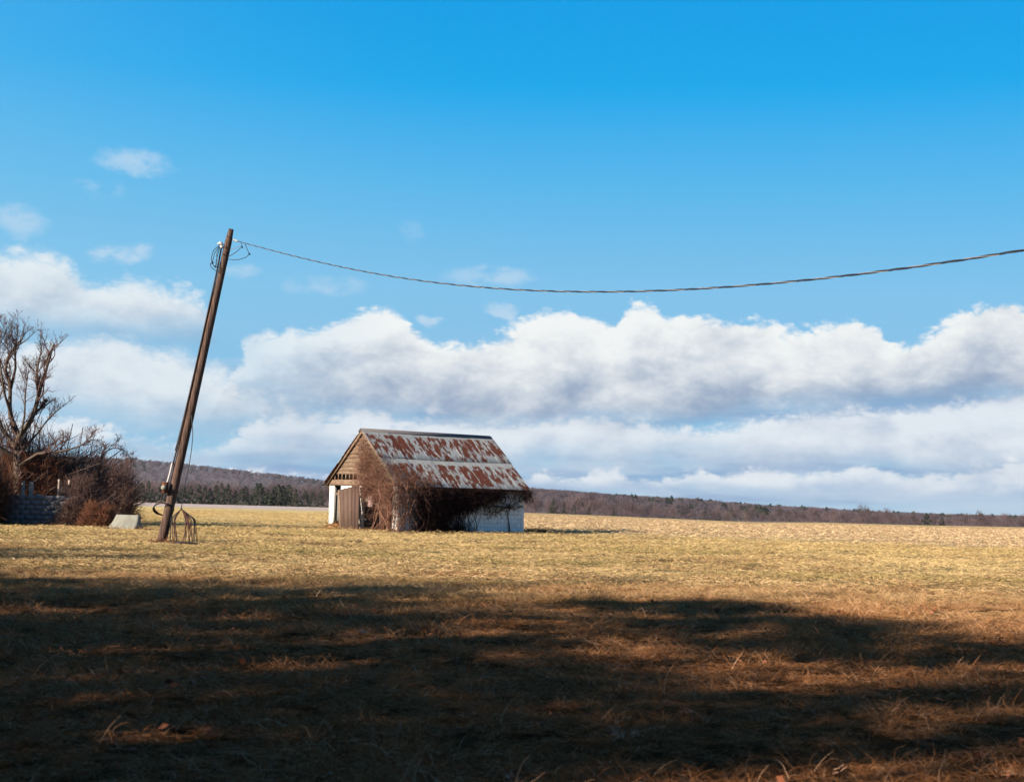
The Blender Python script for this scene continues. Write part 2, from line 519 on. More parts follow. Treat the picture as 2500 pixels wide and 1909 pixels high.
m_pole = simple('weathered_pole_wood', (.165, .098, .072), (.030, .018, .016), 3, .85, (9, 9, .4), 1.0)
m_conduit = simple('rusty_conduit', (.045, .022, .018), (.02, .012, .012), 6, .6)
m_grey_pipe = simple('grey_pipe', (.45, .43, .42), (.3, .28, .27), 6, .6)
m_wire = simple('black_cable', (.028, .03, .042), (.016, .016, .022), 6, .55, bs=0)
m_bare = simple('bare_aluminium_strand', (.26, .22, .21), (.16, .13, .13), 6, .5, bs=0)
m_white = simple('white_porcelain', (.5, .5, .48), (.4, .39, .37), 8, .35, bs=0)
m_rust = simple('rust', (.12, .048, .03), (.06, .025, .02), 14, .9)
m_conc = simple('stained_concrete', (.24, .235, .205), (.15, .145, .125), 4, .9, (1, 1, .35))
m_bark = simple('tree_bark', (.115, .085, .062), (.055, .038, .032), 6, .95, (3, 3, .6), .8)
m_bark_dark = simple('dark_bark', (.11, .075, .06), (.06, .042, .038), 6, .95, (3, 3, .6), .6)
m_twig = simple('purple_brown_twigs', (.135, .082, .070), (.066, .040, .037), 3, .95, bs=0, world_pos=True)
m_twig_red = simple('red_brown_twigs', (.20, .088, .052), (.10, .045, .030), 2, .95, bs=0, world_pos=True)
m_vine = simple('dry_vine', (.27, .140, .098), (.105, .052, .040), 2.2, .95, bs=0, world_pos=True)
m_vine_shade = simple('shade_toned_vine', (.040, .021, .019), (.018, .010, .010), 2.2, .95, bs=0, world_pos=True)  # vine colour darkened to stand for the side wall's shade
m_far_twig = simple('far_bare_crown', (.145, .098, .098), (.056, .038, .043), .09, .95, bs=0, world_pos=True)
m_far_hill = simple('far_wood_crown', (.122, .092, .106), (.058, .046, .058), .03, .95, bs=0, world_pos=True)
m_ever = simple('evergreen_needles', (.034, .042, .023), (.016, .022, .015), .6, .9, bs=0, world_pos=True)
m_hill = simple('hill_leaf_litter', (.115, .085, .090), (.075, .056, .062), .01, .95, bs=0, world_pos=True)
m_blue = simple('haze_tinted_ridge', (.10, .14, .20), (.07, .11, .17), .002, .95, bs=0, world_pos=True)  # blue of the distant haze painted into the ridge colour
m_leaf = simple('dead_oak_leaf', (.50, .29, .19), (.28, .14, .08), 30, .7)
m_leaf_red = simple('red_dead_leaf', (.30, .10, .045), (.16, .055, .03), 30, .7)
m_dark_in = simple('dirt_floor', (.07, .045, .03), (.035, .022, .016), 3, .95)
m_straw = simple('golden_straw_heap', (.36, .20, .08), (.16, .08, .035), 12, .95)

m_block, t, b = mat('whitewashed_block')
v = t.vm('ADD', objc(t), t.comb(t.m('MULTIPLY', rnd(t), 57), t.m('MULTIPLY', rnd(t), 23), 0))
n = t.noise(v, 4.5, 6, .65)
wz = t.xyz(pos(t))[2]
dirt = t.ss(t.m('ADD', t.noise(pos(t), 2.2, 5, .65), t.m('MULTIPLY', wz, -.16)), .44, .62)
cc = t.mix(t.ss(n, .56, .74, 0, .75), (.74, .70, .675), (.40, .37, .36))
cc = t.mix(t.m('MULTIPLY', dirt, .6), cc, (.36, .31, .28))
cc = t.mix(t.m('MULTIPLY', rnd(t), .16), cc, (.5, .48, .47))
col(t, b, cc); bump(t, b, t.noise(v, 30, 4, .6), .5, .006)
m_mortar = simple('old_mortar', (.26, .25, .24), (.17, .16, .155), 12, .95)
m_grey_block = simple('bare_grey_block', (.17, .155, .165), (.11, .10, .108), 6, .95)

m_clap, t, b = mat('weathered_clapboard')
v = t.vm('ADD', t.vm('MULTIPLY', objc(t), (3, 1.2, 9)), t.comb(t.m('MULTIPLY', rnd(t), 91), 0, 0))
n = t.noise(v, 2.2, 6, .65)
cc = t.mix(t.ss(n, .35, .68), (.225, .152, .105), (.095, .056, .040))
col(t, b, t.mix(t.m('MULTIPLY', rnd(t), .35), cc, (.20, .15, .11))); bump(t, b, n, .6, .01)
m_door, t, b = mat('grey_brown_door_planks')
v = t.vm('ADD', t.vm('MULTIPLY', objc(t), (9, 9, 1.0)), t.comb(t.m('MULTIPLY', rnd(t), 91), 0, 0))
n = t.noise(v, 1.6, 6, .7)
cc = t.mix(t.ss(n, .35, .68), (.085, .050, .040), (.038, .021, .019))
col(t, b, t.mix(t.m('MULTIPLY', rnd(t), .5), cc, (.13, .088, .066))); bump(t, b, n, .8, .015)

m_roof, t, b = mat('rusted_corrugated_iron')
oc = objc(t)
ox, oy, oz = t.xyz(oc)
r = rnd(t)
rr = t.node('ShaderNodeTexWhiteNoise', noise_dimensions='1D'); t.put(rr.inputs['W'], r)
rc = t.xyz(rr.outputs['Color'])
v = t.vm('ADD', t.vm('MULTIPLY', oc, (3.4, 1.1, 1.0)), t.comb(t.m('MULTIPLY', r, 73), t.m('MULTIPLY', r, 31), 0))
n = t.m('ADD', t.m('MULTIPLY', t.noise(t.vm('MULTIPLY', v, (.8, 1.1, 1)), 1.5, 7, .60), .74), t.m('MULTIPLY', t.noise(t.vm('MULTIPLY', v, (4.0, .5, 1)), 3.0, 4, .6), .26))
n = t.m('ADD', n, t.ss(t.m('ABSOLUTE', t.m('ADD', oy, .95)), .95, .1, 0, .06))
# rust starts a hand below the sheet's top edge, and leaves the overlap strip clean
pr = t.m('ADD', n, t.m('MULTIPLY', t.m('SUBTRACT', rc[0], .5), .09))
pr = t.m('SUBTRACT', pr, t.ss(ox, .10, .03, 0, .22))
pr = t.m('SUBTRACT', pr, t.ss(oy, -.42, -.12, 0, .30))
rust = t.ss(pr, .485, .555)
fn = t.noise(t.vm('MULTIPLY', oc, (30, 2.0, 1)), 2.0, 4, .6)
zinc = t.mix(t.ss(fn, .3, .7), (.32, .335, .345), (.235, .25, .26))
zinc = t.mix(t.ss(t.noise(v, 3.5, 4, .6), .5, .68, 0, .6), zinc, (.24, .205, .18))
zinc = t.mix(t.m('MAXIMUM', t.ss(ox, .04, .03, 0, .9), t.ss(ox, .70, .715, 0, .9)), zinc, (.52, .52, .51))
rustc = t.mix(t.ss(t.noise(v, 5, 5, .7), .3, .7), (.135, .030, .014), (.055, .017, .012))
rustc = t.mix(t.ss(fn, .5, .75, 0, .35), rustc, (.30, .16, .10))
col(t, b, t.mix(rust, zinc, rustc))
t.put(b.inputs['Roughness'], t.ss(rust, 0, 1, .55, .95))
b.inputs['Specular IOR Level'].default_value = .35
m_cap = simple('dull_ridge_metal', (.11, .10, .105), (.09, .08, .085), 5, .7)

# ------------------------------------------------------------------ terrain
def smst(x, a, b):
    u = np.clip((x - a) / (b - a), 0, 1)
    return u * u * (3 - 2 * u)
def vnoise(x, y, seed=0):
    """cheap smooth value noise"""
    xi = np.floor(x).astype(int); yi = np.floor(y).astype(int)
    fx = x - xi; fy = y - yi
    fx = fx * fx * (3 - 2 * fx); fy = fy * fy * (3 - 2 * fy)
    def h(a, b):
        k = (a * 374761393 + b * 668265263 + seed * 1274126177) & 0xffffffff
        k = ((k ^ (k >> 13)) * 1274126177) & 0xffffffff
        return ((k ^ (k >> 16)) & 0xffff) / 65535.0
    return (h(xi, yi) * (1 - fx) + h(xi + 1, yi) * fx) * (1 - fy) + (h(xi, yi + 1) * (1 - fx) + h(xi + 1, yi + 1) * fx) * fy
DROP = [(-3000, 28), (-500, 27.5), (300, 27), (800, 27.5), (1300, 28), (1500, 31), (1700, 35), (1850, 38), (2000, 34), (2200, 35), (2500, 33), (3200, 32), (6000, 32)]
REDGE = 205.0
def gz(x, y):
    x = np.asarray(x, float); y = np.asarray(y, float)
    ys = np.maximum(y, 5.0)
    z = .18 * smst(y, 35, 66)
    pxl = CX + F * x / ys
    ze = EYE - np.interp(pxl, [p for p, _ in DROP], [d for _, d in DROP]) / F * REDGE
    z = z + (ze - .18) * smst(y, 80, REDGE)
    z = z - smst(y, REDGE, 420) * 5.5 - smst(y, 420, 1500) * 4.0
    near = 1 - smst(np.abs(y), 90, 160)
    z = z + near * ((vnoise(x * .35, y * .35, 3) - .5) * .10 + (vnoise(x * 1.3, y * 1.3, 5) - .5) * .05)
    return z
def gp(px, py, d):
    p = P(px, py, d); p[2] = float(gz(p[0], p[1])); return p

def axis(near, far, n, c=0.0):
    u = np.linspace(-1, 1, n)
    k = np.arcsinh(far / near)
    return c + near * np.sinh(u * k)
gx = axis(9, 9300, 331)
gy = axis(14, 9200, 361, 22)
gy = gy[gy > -58]
GX, GY = np.meshgrid(gx, gy, indexing='ij')
GZ = gz(GX, GY)
idx = np.arange(GX.size).reshape(GX.shape)
Q = np.stack([idx[:-1, :-1], idx[1:, :-1], idx[1:, 1:], idx[:-1, 1:]], -1).reshape(-1, 4)
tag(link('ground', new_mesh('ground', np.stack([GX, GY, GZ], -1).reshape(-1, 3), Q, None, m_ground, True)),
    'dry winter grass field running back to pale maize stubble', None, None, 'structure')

# ------------------------------------------------------------------ far hills
def px_profile(pts, d):
    return [(P(x, y, d)[0], P(x, y, d)[2]) for x, y in pts]
def hill(name, label, prof, d, width, foot, m, th=0.0, nx=220):
    """ridge whose crest (minus tree height th) shows at the given photo profile; its own depth both ways"""
    pr = px_profile(prof, d)
    xs = np.array([p[0] for p in pr]); zs = np.array([p[1] for p in pr]) - th
    X = np.linspace(xs[0], xs[-1], nx)
    Z = np.interp(X, xs, zs)
    v = np.linspace(-1, 1, 41)
    prof_v = np.cos(v * np.pi / 2) ** 1.2
    GX = np.repeat(X[:, None], 41, 1)
    GY = d + v[None, :] * width + 0 * GX
    H = foot + (Z[:, None] - foot) * prof_v[None, :]
    H = H + (vnoise(GX / 90, GY / 90, 7) - .5) * .12 * np.maximum(Z[:, None] - foot, 0) * (1 - prof_v[None, :])
    id_ = np.arange(GX.size).reshape(GX.shape)
    Q = np.stack([id_[:-1, :-1], id_[1:, :-1], id_[1:, 1:], id_[:-1, 1:]], -1).reshape(-1, 4)
    o = link(name, new_mesh(name, np.stack([GX, GY, H], -1).reshape(-1, 3), Q, None, m, True))
    tag(o, label, None, None, 'structure')
    return X, GY, H, GX
LEFT_R = [(-2600, 1190), (-1500, 1150), (-700, 1105), (-200, 1112), (100, 1120), (300, 1126), (420, 1136), (600, 1158), (700, 1168), (800, 1184), (1000, 1192), (1200, 1196), (1400, 1207), (1700, 1232), (1950, 1252), (2300, 1275), (3200, 1300)]
RIGHT_R = [(300, 1280), (700, 1262), (1000, 1215), (1150, 1196), (1300, 1197), (1400, 1206), (1500, 1213), (1600, 1219), (1680, 1223), (1760, 1231), (1850, 1238), (2000, 1246), (2150, 1256), (2350, 1262), (2600, 1266), (3400, 1262), (4800, 1255)]
BLUE_R = [(900, 1275), (1400, 1250), (1680, 1232), (1760, 1230), (1850, 1232), (1980, 1240), (2060, 1250), (2130, 1252), (2200, 1249), (2260, 1252), (2330, 1260), (2600, 1275), (3300, 1290)]
hL = hill('hills', 'long wooded purple-grey ridge rising to the left', LEFT_R, 2700, 900, -12, m_hill, 1.5)
hR = hill('hills', 'low wooded rise behind the right-hand treeline', RIGHT_R, 1350, 420, -12, m_hill, 4)
hill('hills', 'low blue ridge on the far horizon at right', BLUE_R, 7000, 900, -60, m_blue, 0)

# ------------------------------------------------------------------ far trees
def bare_crown(rng, h, w, n_twig=240, tw=.07, base=.22):
    """trunk and crown meshes of a bare tree, seen from far away"""
    trunk = np.array([[0, 0, -.8], [rng.normal(0, .1), rng.normal(0, .1), h * .25], [rng.normal(0, .25), rng.normal(0, .25), h * .55], [rng.normal(0, .4), rng.normal(0, .4), h * .9]])
    T = resample(trunk, 8)[None]
    TR = (h * .018 * np.linspace(1, .2, 8))[None]
    k = 16
    s = T[0][rng.integers(2, 7, k)]
    an = rng.uniform(0, 2 * np.pi, k)
    d = np.stack([np.cos(an), np.sin(an), rng.uniform(.5, 1.8, k)], 1)
    L1 = walks(rng, s, d, rng.uniform(.3, .5, k) * h * .8, 6, .12, -.05)
    R1 = h * .008 * np.linspace(1, .4, 6)[None] * np.ones((k, 1))
    # twigs fill an egg-shaped crown
    u = unit(rng.normal(0, 1, (n_twig, 3))) * (rng.uniform(0, 1, (n_twig, 1)) ** .45)
    c = u * np.array([w / 2, w / 2, h * (1 - base) / 2]) + np.array([0, 0, h * (1 + base) / 2])
    c[:, :2] += (vnoise(c[:, 2] * .8, an[0] + 0 * c[:, 2], 1) - .5)[:, None] * w * .25
    dd = unit(c - np.array([0, 0, h * .3]))
    tw_ = walks(rng, c, dd + rng.normal(0, .3, dd.shape), rng.uniform(.10, .22, n_twig) * h, 3, .2, -.05)
    Rt = tw * np.linspace(1, .35, 3)[None] * rng.uniform(.6, 1.3, (n_twig, 1))
    return (T, TR), (L1, R1), (tw_, Rt)

def make_bare(name, label, rng, h, w, m, nt=240, tw=.07, group=None, base=.22):
    a, l, tt = bare_crown(rng, h, w, nt, tw, base)
    root = thing(name, label, 'tree', group=group)
    link('trunk', tube_mesh('trunk', a[0], a[1], m_bark_dark, 5, False), root)
    mb = MB(); mb.add(*tubes(*l, 3)[:2]); mb.add(*tubes(*tt, 3)[:2])
    link('crown', mb.mesh('crown', m), root)
    return root
def ever_mb(rng, h, w, n=420, size=.55, cone=.75):
    z = rng.uniform(.04, 1, n)
    rad_ = (1 - z) ** cone * w / 2 * (rng.uniform(.35, 1, n)) * (1 + .35 * np.sin(z * 23 + rng.uniform(0, 6)))
    an = rng.uniform(0, 2 * np.pi, n)
    c = np.stack([np.cos(an) * rad_, np.sin(an) * rad_, z * h], 1)
    out = np.stack([np.cos(an), np.sin(an), rng.normal(-.1, .45, n)], 1)
    side_ = unit(np.cross(out, rng.normal(0, 1, (n, 3))))
    s = size * rng.uniform(.5, 1.3, (n, 1)) * (1.2 - .6 * z[:, None])
    V = np.stack([c - side_ * s * .5, c + unit(out) * s * 1.3, c + side_ * s * .5, c + np.array([0, 0, 1]) * s * .5 - unit(out) * s * .2], 1).reshape(-1, 3)
    i = np.arange(n)[:, None] * 4
    T = np.concatenate([i + [0, 1, 2], i + [0, 1, 3], i + [1, 2, 3]])
    return V, T
def make_ever(name, label, rng, h, w, n=420, size=.55, group=None):
    root = thing(name, label, 'tree', group=group)
    link('trunk', tube_mesh('trunk', np.array([[[0, 0, -.8], [0, 0, h * .5], [0.05, 0, h * .95]]]), [[.18, .12, .04]], m_bark_dark, 5, False), root)
    V, T = ever_mb(rng, h, w, n, size)
    link('crown', new_mesh('crown', V, None, T, m_ever), root)
    return root

rng = np.random.default_rng(11)
G_LB, G_LE, G_R = 'bare trees in the far treeline left of the barn', 'evergreens in the far treeline left of the barn', 'bare trees in the treeline beyond the stubble field'
L_LB = 'distant bare brown tree in the treeline between pole and barn'
L_LE = 'distant dark evergreen in the treeline left of the barn'
L_R = 'distant bare purple-brown tree along the right-hand treeline'
pb = [make_bare('bare_tree', L_LB, rng, 12, rng.uniform(7, 9), m_far_twig, 300, .085, G_LB) for _ in range(4)]
pe = [make_ever('evergreen_tree', L_LE, rng, 11, rng.uniform(5, 7), group=G_LE) for _ in range(3)]
pr_ = [make_bare('bare_tree', L_R, rng, 12, rng.uniform(8, 10), m_far_twig, 300, .09, G_R) for _ in range(5)]
used = set()
def sect(px, cuts, base, names):
    for c_, n_ in zip(cuts, names):
        if px < c_: return base + ' ' + n_
    return base + ' ' + names[-1]
def place(protos, k, px, d, top_py, label=None, wide=1.0, group=None):
    o = protos[k % len(protos)]
    if o.name in used:
        o = copy_tree(o)
    else:
        used.add(o.name)
    g = gp(px, 1200, d)
    top = P(px, top_py, d)[2]
    base_h = 12.0 if o.name.startswith('bare') else 11.0
    s = max(.25, (top - g[2]) / base_h)
    o.location = g
    o.scale = (s * wide, s * wide, s)
    o.rotation_euler = (0, 0, rng.uniform(0, 6.28))
    if label: o['label'] = label
    if group: o['group'] = group
    elif label and 'group' in o: del o['group']
    return o
# left treeline (photo x 180..800)
top_l = lambda x: np.interp(x, [180, 330, 420, 480, 560, 640, 720, 800], [1180, 1180, 1176, 1172, 1184, 1182, 1184, 1186])
for i, x in enumerate(np.arange(170, 830, 15.0)):
    x += rng.uniform(-6, 6)
    lb = sect(x, (400, 600, 2000), 'distant bare brown tree in the far treeline', ('left of the leaning pole', 'just right of the leaning pole', 'nearest the left side of the barn'))
    place(pb, i, x, rng.uniform(640, 760), top_l(x) + rng.uniform(-4, 10), lb, rng.uniform(.8, 1.1), lb.replace('tree ', 'trees ', 1))
for i, (x, y) in enumerate([(345, 1185), (362, 1179), (372, 1188), (395, 1186), (486, 1190), (500, 1184), (514, 1188), (528, 1183), (541, 1180), (556, 1188), (600, 1190), (628, 1182), (636, 1188), (655, 1192), (680, 1188), (690, 1194), (330, 1190), (308, 1188), (746, 1196), (430, 1192), (450, 1188), (466, 1194), (576, 1194), (592, 1188), (705, 1190), (722, 1196), (765, 1198), (784, 1200), (670, 1186)]):
    lb = sect(x, (440, 610, 2000), 'distant dark evergreen in the far treeline', ('left of the leaning pole', 'just right of the leaning pole', 'nearest the left side of the barn'))
    place(pe, i, x, rng.uniform(600, 640), y - 3 + rng.uniform(-6, 7), lb, rng.uniform(1.0, 1.7), lb.replace('evergreen ', 'evergreens ', 1))
# right treeline, with a few that stand out against the sky
top_r = lambda x: np.interp(x, [1280, 1400, 1600, 1800, 2000, 2200, 2500, 2600], [1212, 1218, 1230, 1246, 1252, 1258, 1262, 1262])
for i, x in enumerate(np.concatenate([np.arange(1230, 2000, 21.0), np.arange(2010, 2760, 17.0)])):
    x += rng.uniform(-6, 6)
    lb = sect(x, (1500, 1750, 2000, 2250, 9000), 'distant bare purple-brown tree in the right treeline,', ('next to the barn', 'below the start of the wooded rise', 'where the wooded rise tails off', 'under the low blue ridge', 'close to the right picture edge'))
    place(pr_, i, x, rng.uniform(620, 820), top_r(x) + rng.uniform(-9, 8), lb, rng.uniform(.9, 1.3), lb.replace('tree ', 'trees ', 1))
place(pr_, 1, 2109, 600, 1236, 'tallest bare tree breaking the horizon right of centre in the right treeline')
place(pr_, 2, 2165, 600, 1243, 'bare tree just right of the tallest one in the right treeline')
place(pr_, 3, 1988, 600, 1239, 'thin-crowned bare tree left of the tallest one in the right treeline')
place(pr_, 0, 2392, 600, 1250, 'bare tree on the horizon near the right edge')
place(pe, 0, 2262, 600, 1252, 'lone dark evergreen in the right-hand treeline', 1.5)
place(pe, 1, 2300, 610, 1262, 'squat dark evergreen beside the lone one in the right treeline', 1.5)
G_E = 'evergreens at the foot of the wooded rise right of the barn'
for i, (x, y) in enumerate([(1352, 1212), (1378, 1222), (1402, 1226), (1440, 1232), (1660, 1258), (1640, 1262), (1500, 1240)]):
    place(pe, i, x, 640, y + 4, 'small distant evergreen at the foot of the rise right of the barn', .9, G_E)
# pale brush patch at the far edge of the grey stubble
pb2 = []
for i, x in enumerate((305, 322, 340, 356, 376)):
    g = gp(x, 1220, 300); g[2] = float(gz(g[0], 300))
    st = np.repeat(g[None], 60, 0) + rng.normal(0, 1, (60, 3)) * [.7, .5, 0]
    wk = walks(rng, st, rng.normal(0, .5, (60, 3)) + [0, 0, 1], rng.uniform(.8, 2.3, 60), 4, .25)
    V, Qd, _ = tubes(wk, .04, 3)
    root = link('brush_clump', new_mesh('brush_clump', V - g, Qd, None, simple('pale_brush', (.46, .28, .22), (.3, .17, .13), 1, bs=0) if i == 0 else bpy.data.materials['pale_brush']), loc=g)
    tag(root, 'pale pinkish brush clump at the far edge of the grey stubble strip', 'shrub', 'pale brush clumps by the far treeline')

# woods covering the two hills: far-off mass, one object each
def wood(hx, count, h, nt, tw, seed, name, label, m, ev_frac=.07):
    X, GYh, H, GXh = hx
    rng = np.random.default_rng(seed)
    a, l, tt = bare_crown(rng, h, h * .8, nt, tw, .12)
    V1, Q1, _ = tubes(*tt, 3)
    V2, T2 = ever_mb(rng, h * 1.0, h * .55, 60, 2.2)
    i = rng.integers(0, H.shape[0] - 1, count); j = np.where(rng.random(count) < .3, rng.integers(17, 22, count), rng.integers(2, 23, count))
    fx, fy = rng.uniform(0, 1, count), rng.uniform(0, 1, count)
    px_ = GXh[i, j] + fx * (GXh[i + 1, j] - GXh[i, j]); py_ = GYh[i, j] + fy * (GYh[i, j + 1] - GYh[i, j])
    pz_ = H[i, j] * (1 - fy) + H[i, j + 1] * fy
    ok = np.abs(px_ / py_) < .62
    px_, py_, pz_ = px_[ok], py_[ok], pz_[ok] - .28 * h
    n = len(px_)
    ev = (vnoise(px_ / 160, py_ / 160, 4) > .70) & (rng.random(n) < .22)
    sc = rng.uniform(.7, 1.15, n); an = rng.uniform(0, 6.28, n)
    def inst(sel, V, Fc):
        ca, sa = np.cos(an[sel]), np.sin(an[sel])
        s = sc[sel]
        x = (V[None, :, 0] * ca[:, None] - V[None, :, 1] * sa[:, None]) * s[:, None] + px_[sel][:, None]
        y = (V[None, :, 0] * sa[:, None] + V[None, :, 1] * ca[:, None]) * s[:, None] + py_[sel][:, None]
        z = V[None, :, 2] * s[:, None] + pz_[sel][:, None]
        VV = np.stack([x, y, z], -1).reshape(-1, 3)
        k = len(s)
        FF = (Fc[None] + (np.arange(k) * len(V))[:, None, None]).reshape(-1, Fc.shape[1])
        return VV, FF
    VV, QQ = inst(~ev, V1, Q1)
    tag(link(name, new_mesh(name, VV, QQ, None, m)), label, None, None, 'stuff')
    VV, TT = inst(ev, V2, T2)
    tag(link('evergreen_woodland', new_mesh('evergreen_woodland', VV, None, TT, m_ever)), 'scattered evergreens among ' + label, None, None, 'stuff')
wood(hL, 12000, 9.5, 26, .55, 5, 'hillside_woodland', 'the bare purple-grey woods on the long left ridge', m_far_hill)
wood(hR, 8500, 9, 60, .22, 6, 'woodland', 'the bare brown woods on the low rise at right', m_far_hill)

# ------------------------------------------------------------------ barn
TH = 0.681
BX, BY, BZ = -6.867, 67.209, .18
L, HW, ZE, ZR = 7.62, 3.0, 2.03, 4.57
barn = thing('barn', 'small abandoned whitewashed block barn with rusted tin roof, overgrown with dry vines', 'barn', (BX, BY, BZ), TH)
rng = np.random.default_rng(3)
SL = math.hypot(HW, ZR - ZE)                    # slope length
pitch = math.atan2(ZR - ZE, HW)

# walls: recessed mortar core plus single blocks on the two sides the photo shows
WX0, WX1, WY = .16, 7.42, 2.84
core = MB()
core.box(WX0 + .012, WX1 - .012, -WY + .012, -WY + .19, -.3, ZE - .02)
side_wall = link('wall', core.mesh('wall', m_mortar), barn)
core = MB(); core.box(WX0 + .012, WX1 - .012, WY - .19, WY, -.3, ZE - .02)
link('wall', core.mesh('wall', m_mortar), barn)
core = MB(); core.box(WX1 - .19, WX1 - .012, -WY + .19, WY - .19, -.3, ZE + .0)
link('wall', core.mesh('wall', m_mortar), barn)
for ya, yb in ((2.41, WY - .19), (.03, 1.84), (-WY + .19, -2.48)):    # left jamb, wall behind the leaning door, right corner
    core = MB(); core.box(WX0 + .012, WX0 + .19, ya, yb, -.3, ZE - .02)
    link('wall', core.mesh('wall', m_mortar), barn)
BH, BLn = .203, .406
def block_mesh(lx):
    g = .003
    mb = MB()
    x0, x1, z0, z1, c = g, lx - g, g, BH - g, .005
    # chamfered outer face, wall outside is -y
    V = [(x0, .16, z0), (x1, .16, z0), (x1, .16, z1), (x0, .16, z1), (x0, c, z0), (x1, c, z0), (x1, c, z1), (x0, c, z1), (x0 + c, 0, z0 + c), (x1 - c, 0, z0 + c), (x1 - c, 0, z1 - c), (x0 + c, 0, z1 - c)]
    Q = [(0, 4, 5, 1), (1, 5, 6, 2), (2, 6, 7, 3), (3, 7, 4, 0), (4, 8, 9, 5), (5, 9, 10, 6), (6, 10, 11, 7), (7, 11, 8, 4), (8, 11, 10, 9), (0, 1, 2, 3)]
    mb.add(V, [q[::-1] for q in Q])
    return mb.mesh('block', m_block)
bm_full, bm_half = block_mesh(BLn), block_mesh(BLn / 2)
def block_run(p0, length, axis_, rows, name='block'):
    """courses of blocks; axis_ 'x': faces -y; axis_ 'y': faces -x, runs towards -y"""
    for r in range(rows):
        s = 0.0
        first = r % 2 == 1
        while s < length - .1:
            full = not (first and s == 0) and s + BLn <= length + .02
            me = bm_full if full else bm_half
            pr = rng.uniform(-.005, .005)
            if axis_ == 'x':
                link(name, me, barn, (p0[0] + s, p0[1] + pr, r * BH + rng.uniform(-.002, .002)))
            else:
                link(name, me, barn, (p0[0] + pr, p0[1] - s, r * BH + rng.uniform(-.002, .002)), (0, 0, -math.pi / 2))
            s += BLn if full else BLn / 2
block_run((WX0, -WY), WX1 - WX0, 'x', 10)
block_run((WX0, 2.84), .44, 'y', 10)
block_run((WX0, 1.85), 1.83, 'y', 10)
block_run((WX0, -2.44), .40, 'y', 10)
# interior: floor and gable backing so that openings read dark
fl = MB(); fl.box(.3, 7.2, -2.6, 2.6, -.3, .03); link('floor', fl.mesh('floor', m_dark_in), barn)

# gable: header board, louvre row with mullions, clapboards, barge boards
def half_w(z): return max(0.0, HW * (ZR - z) / (ZR - ZE))
hd = MB(); h0, h1 = ZE - .03, ZE + .24
hd.add([(.10, half_w(h0 + .02) - .16, h0), (.10, -half_w(h0 + .02) + .16, h0), (.10, -half_w(h1) + .06, h1), (.10, half_w(h1) - .06, h1),
        (.16, half_w(h0 + .02) - .16, h0), (.16, -half_w(h0 + .02) + .16, h0), (.16, -half_w(h1) + .06, h1), (.16, half_w(h1) - .06, h1)],
       [(0, 3, 2, 1), (4, 5, 6, 7), (0, 1, 5, 4), (2, 3, 7, 6), (1, 2, 6, 5), (0, 4, 7, 3)])
link('header_board', hd.mesh('header_board', m_clap), barn)
hb = MB(); hb.box(.085, .10, -2.5, 2.55, ZE + .0, ZE + .035); link('drip_board', hb.mesh('drip_board', m_clap), barn)
vent0, vent1 = ZE + .24, ZE + .50
for yv in (2.33, 2.04, 1.72, 1.40, 1.08, .76, .40, .0, -.4, -.8, -1.3, -1.8, -2.25):
    mm = MB(); w = .05 if yv > .3 else .12
    mm.box(.115, .165, yv - w / 2, yv + w / 2, vent0, vent1); link('mullion', mm.mesh('mullion', m_clap), barn)
# boards close most of the louvre row on the right
for (ya, yb) in ((.35, -.75), (-.8, -2.2)):
    mm = MB(); mm.box(.13, .15, yb, ya, vent0 + .01, vent1 - .01); link('vent_board', mm.mesh('vent_board', m_clap), barn)
z = vent1; k = 0
while z < ZR - .12:
    h = .195 if k else .15
    z1 = min(z + h + .02, ZR - .08)
    a, c_ = half_w(z) - .02, half_w(z1) - .02
    c_ = max(c_, .01)
    x_out, x_in = .095 + rng.uniform(-.006, .006), .135
    sag = rng.uniform(-.012, .012)
    mb = MB()
    mb.add([(x_out, a, z + sag), (x_out, -a, z - sag), (x_in, -c_, z1), (x_in, c_, z1), (x_out + .018, a, z + sag), (x_out + .018, -a, z - sag), (x_in + .02, -c_, z1), (x_in + .02, c_, z1)],
           [(0, 3, 2, 1), (4, 5, 6, 7), (0, 1, 5, 4), (2, 3, 7, 6), (1, 2, 6, 5), (0, 4, 7, 3)])
    link('clapboard', mb.mesh('clapboard', m_clap), barn)
    z += h; k += 1
gb = MB()   # sheathing behind the clapboards
gb.add([(.17, half_w(vent1) - .05, vent1), (.17, -half_w(vent1) + .05, vent1), (.17, 0, ZR - .1), (.19, half_w(vent1) - .05, vent1), (.19, -half_w(vent1) + .05, vent1), (.19, 0, ZR - .1)],
       [(0, 3, 4, 1), (1, 4, 5, 2), (2, 5, 3, 0)], [(0, 1, 2), (3, 5, 4)])
link('sheathing', gb.mesh('sheathing', m_clap), barn)
gb = MB()   # far gable
gb.add([(WX1 - .16, 2.95, ZE), (WX1 - .16, -2.95, ZE), (WX1 - .16, 0, ZR - .06), (WX1 - .1, 2.95, ZE), (WX1 - .1, -2.95, ZE), (WX1 - .1, 0, ZR - .06)],
       [(0, 3, 4, 1), (1, 4, 5, 2), (2, 5, 3, 0)], [(0, 1, 2), (3, 5, 4)])
link('gable_boarding', gb.mesh('gable_boarding', m_clap), barn)
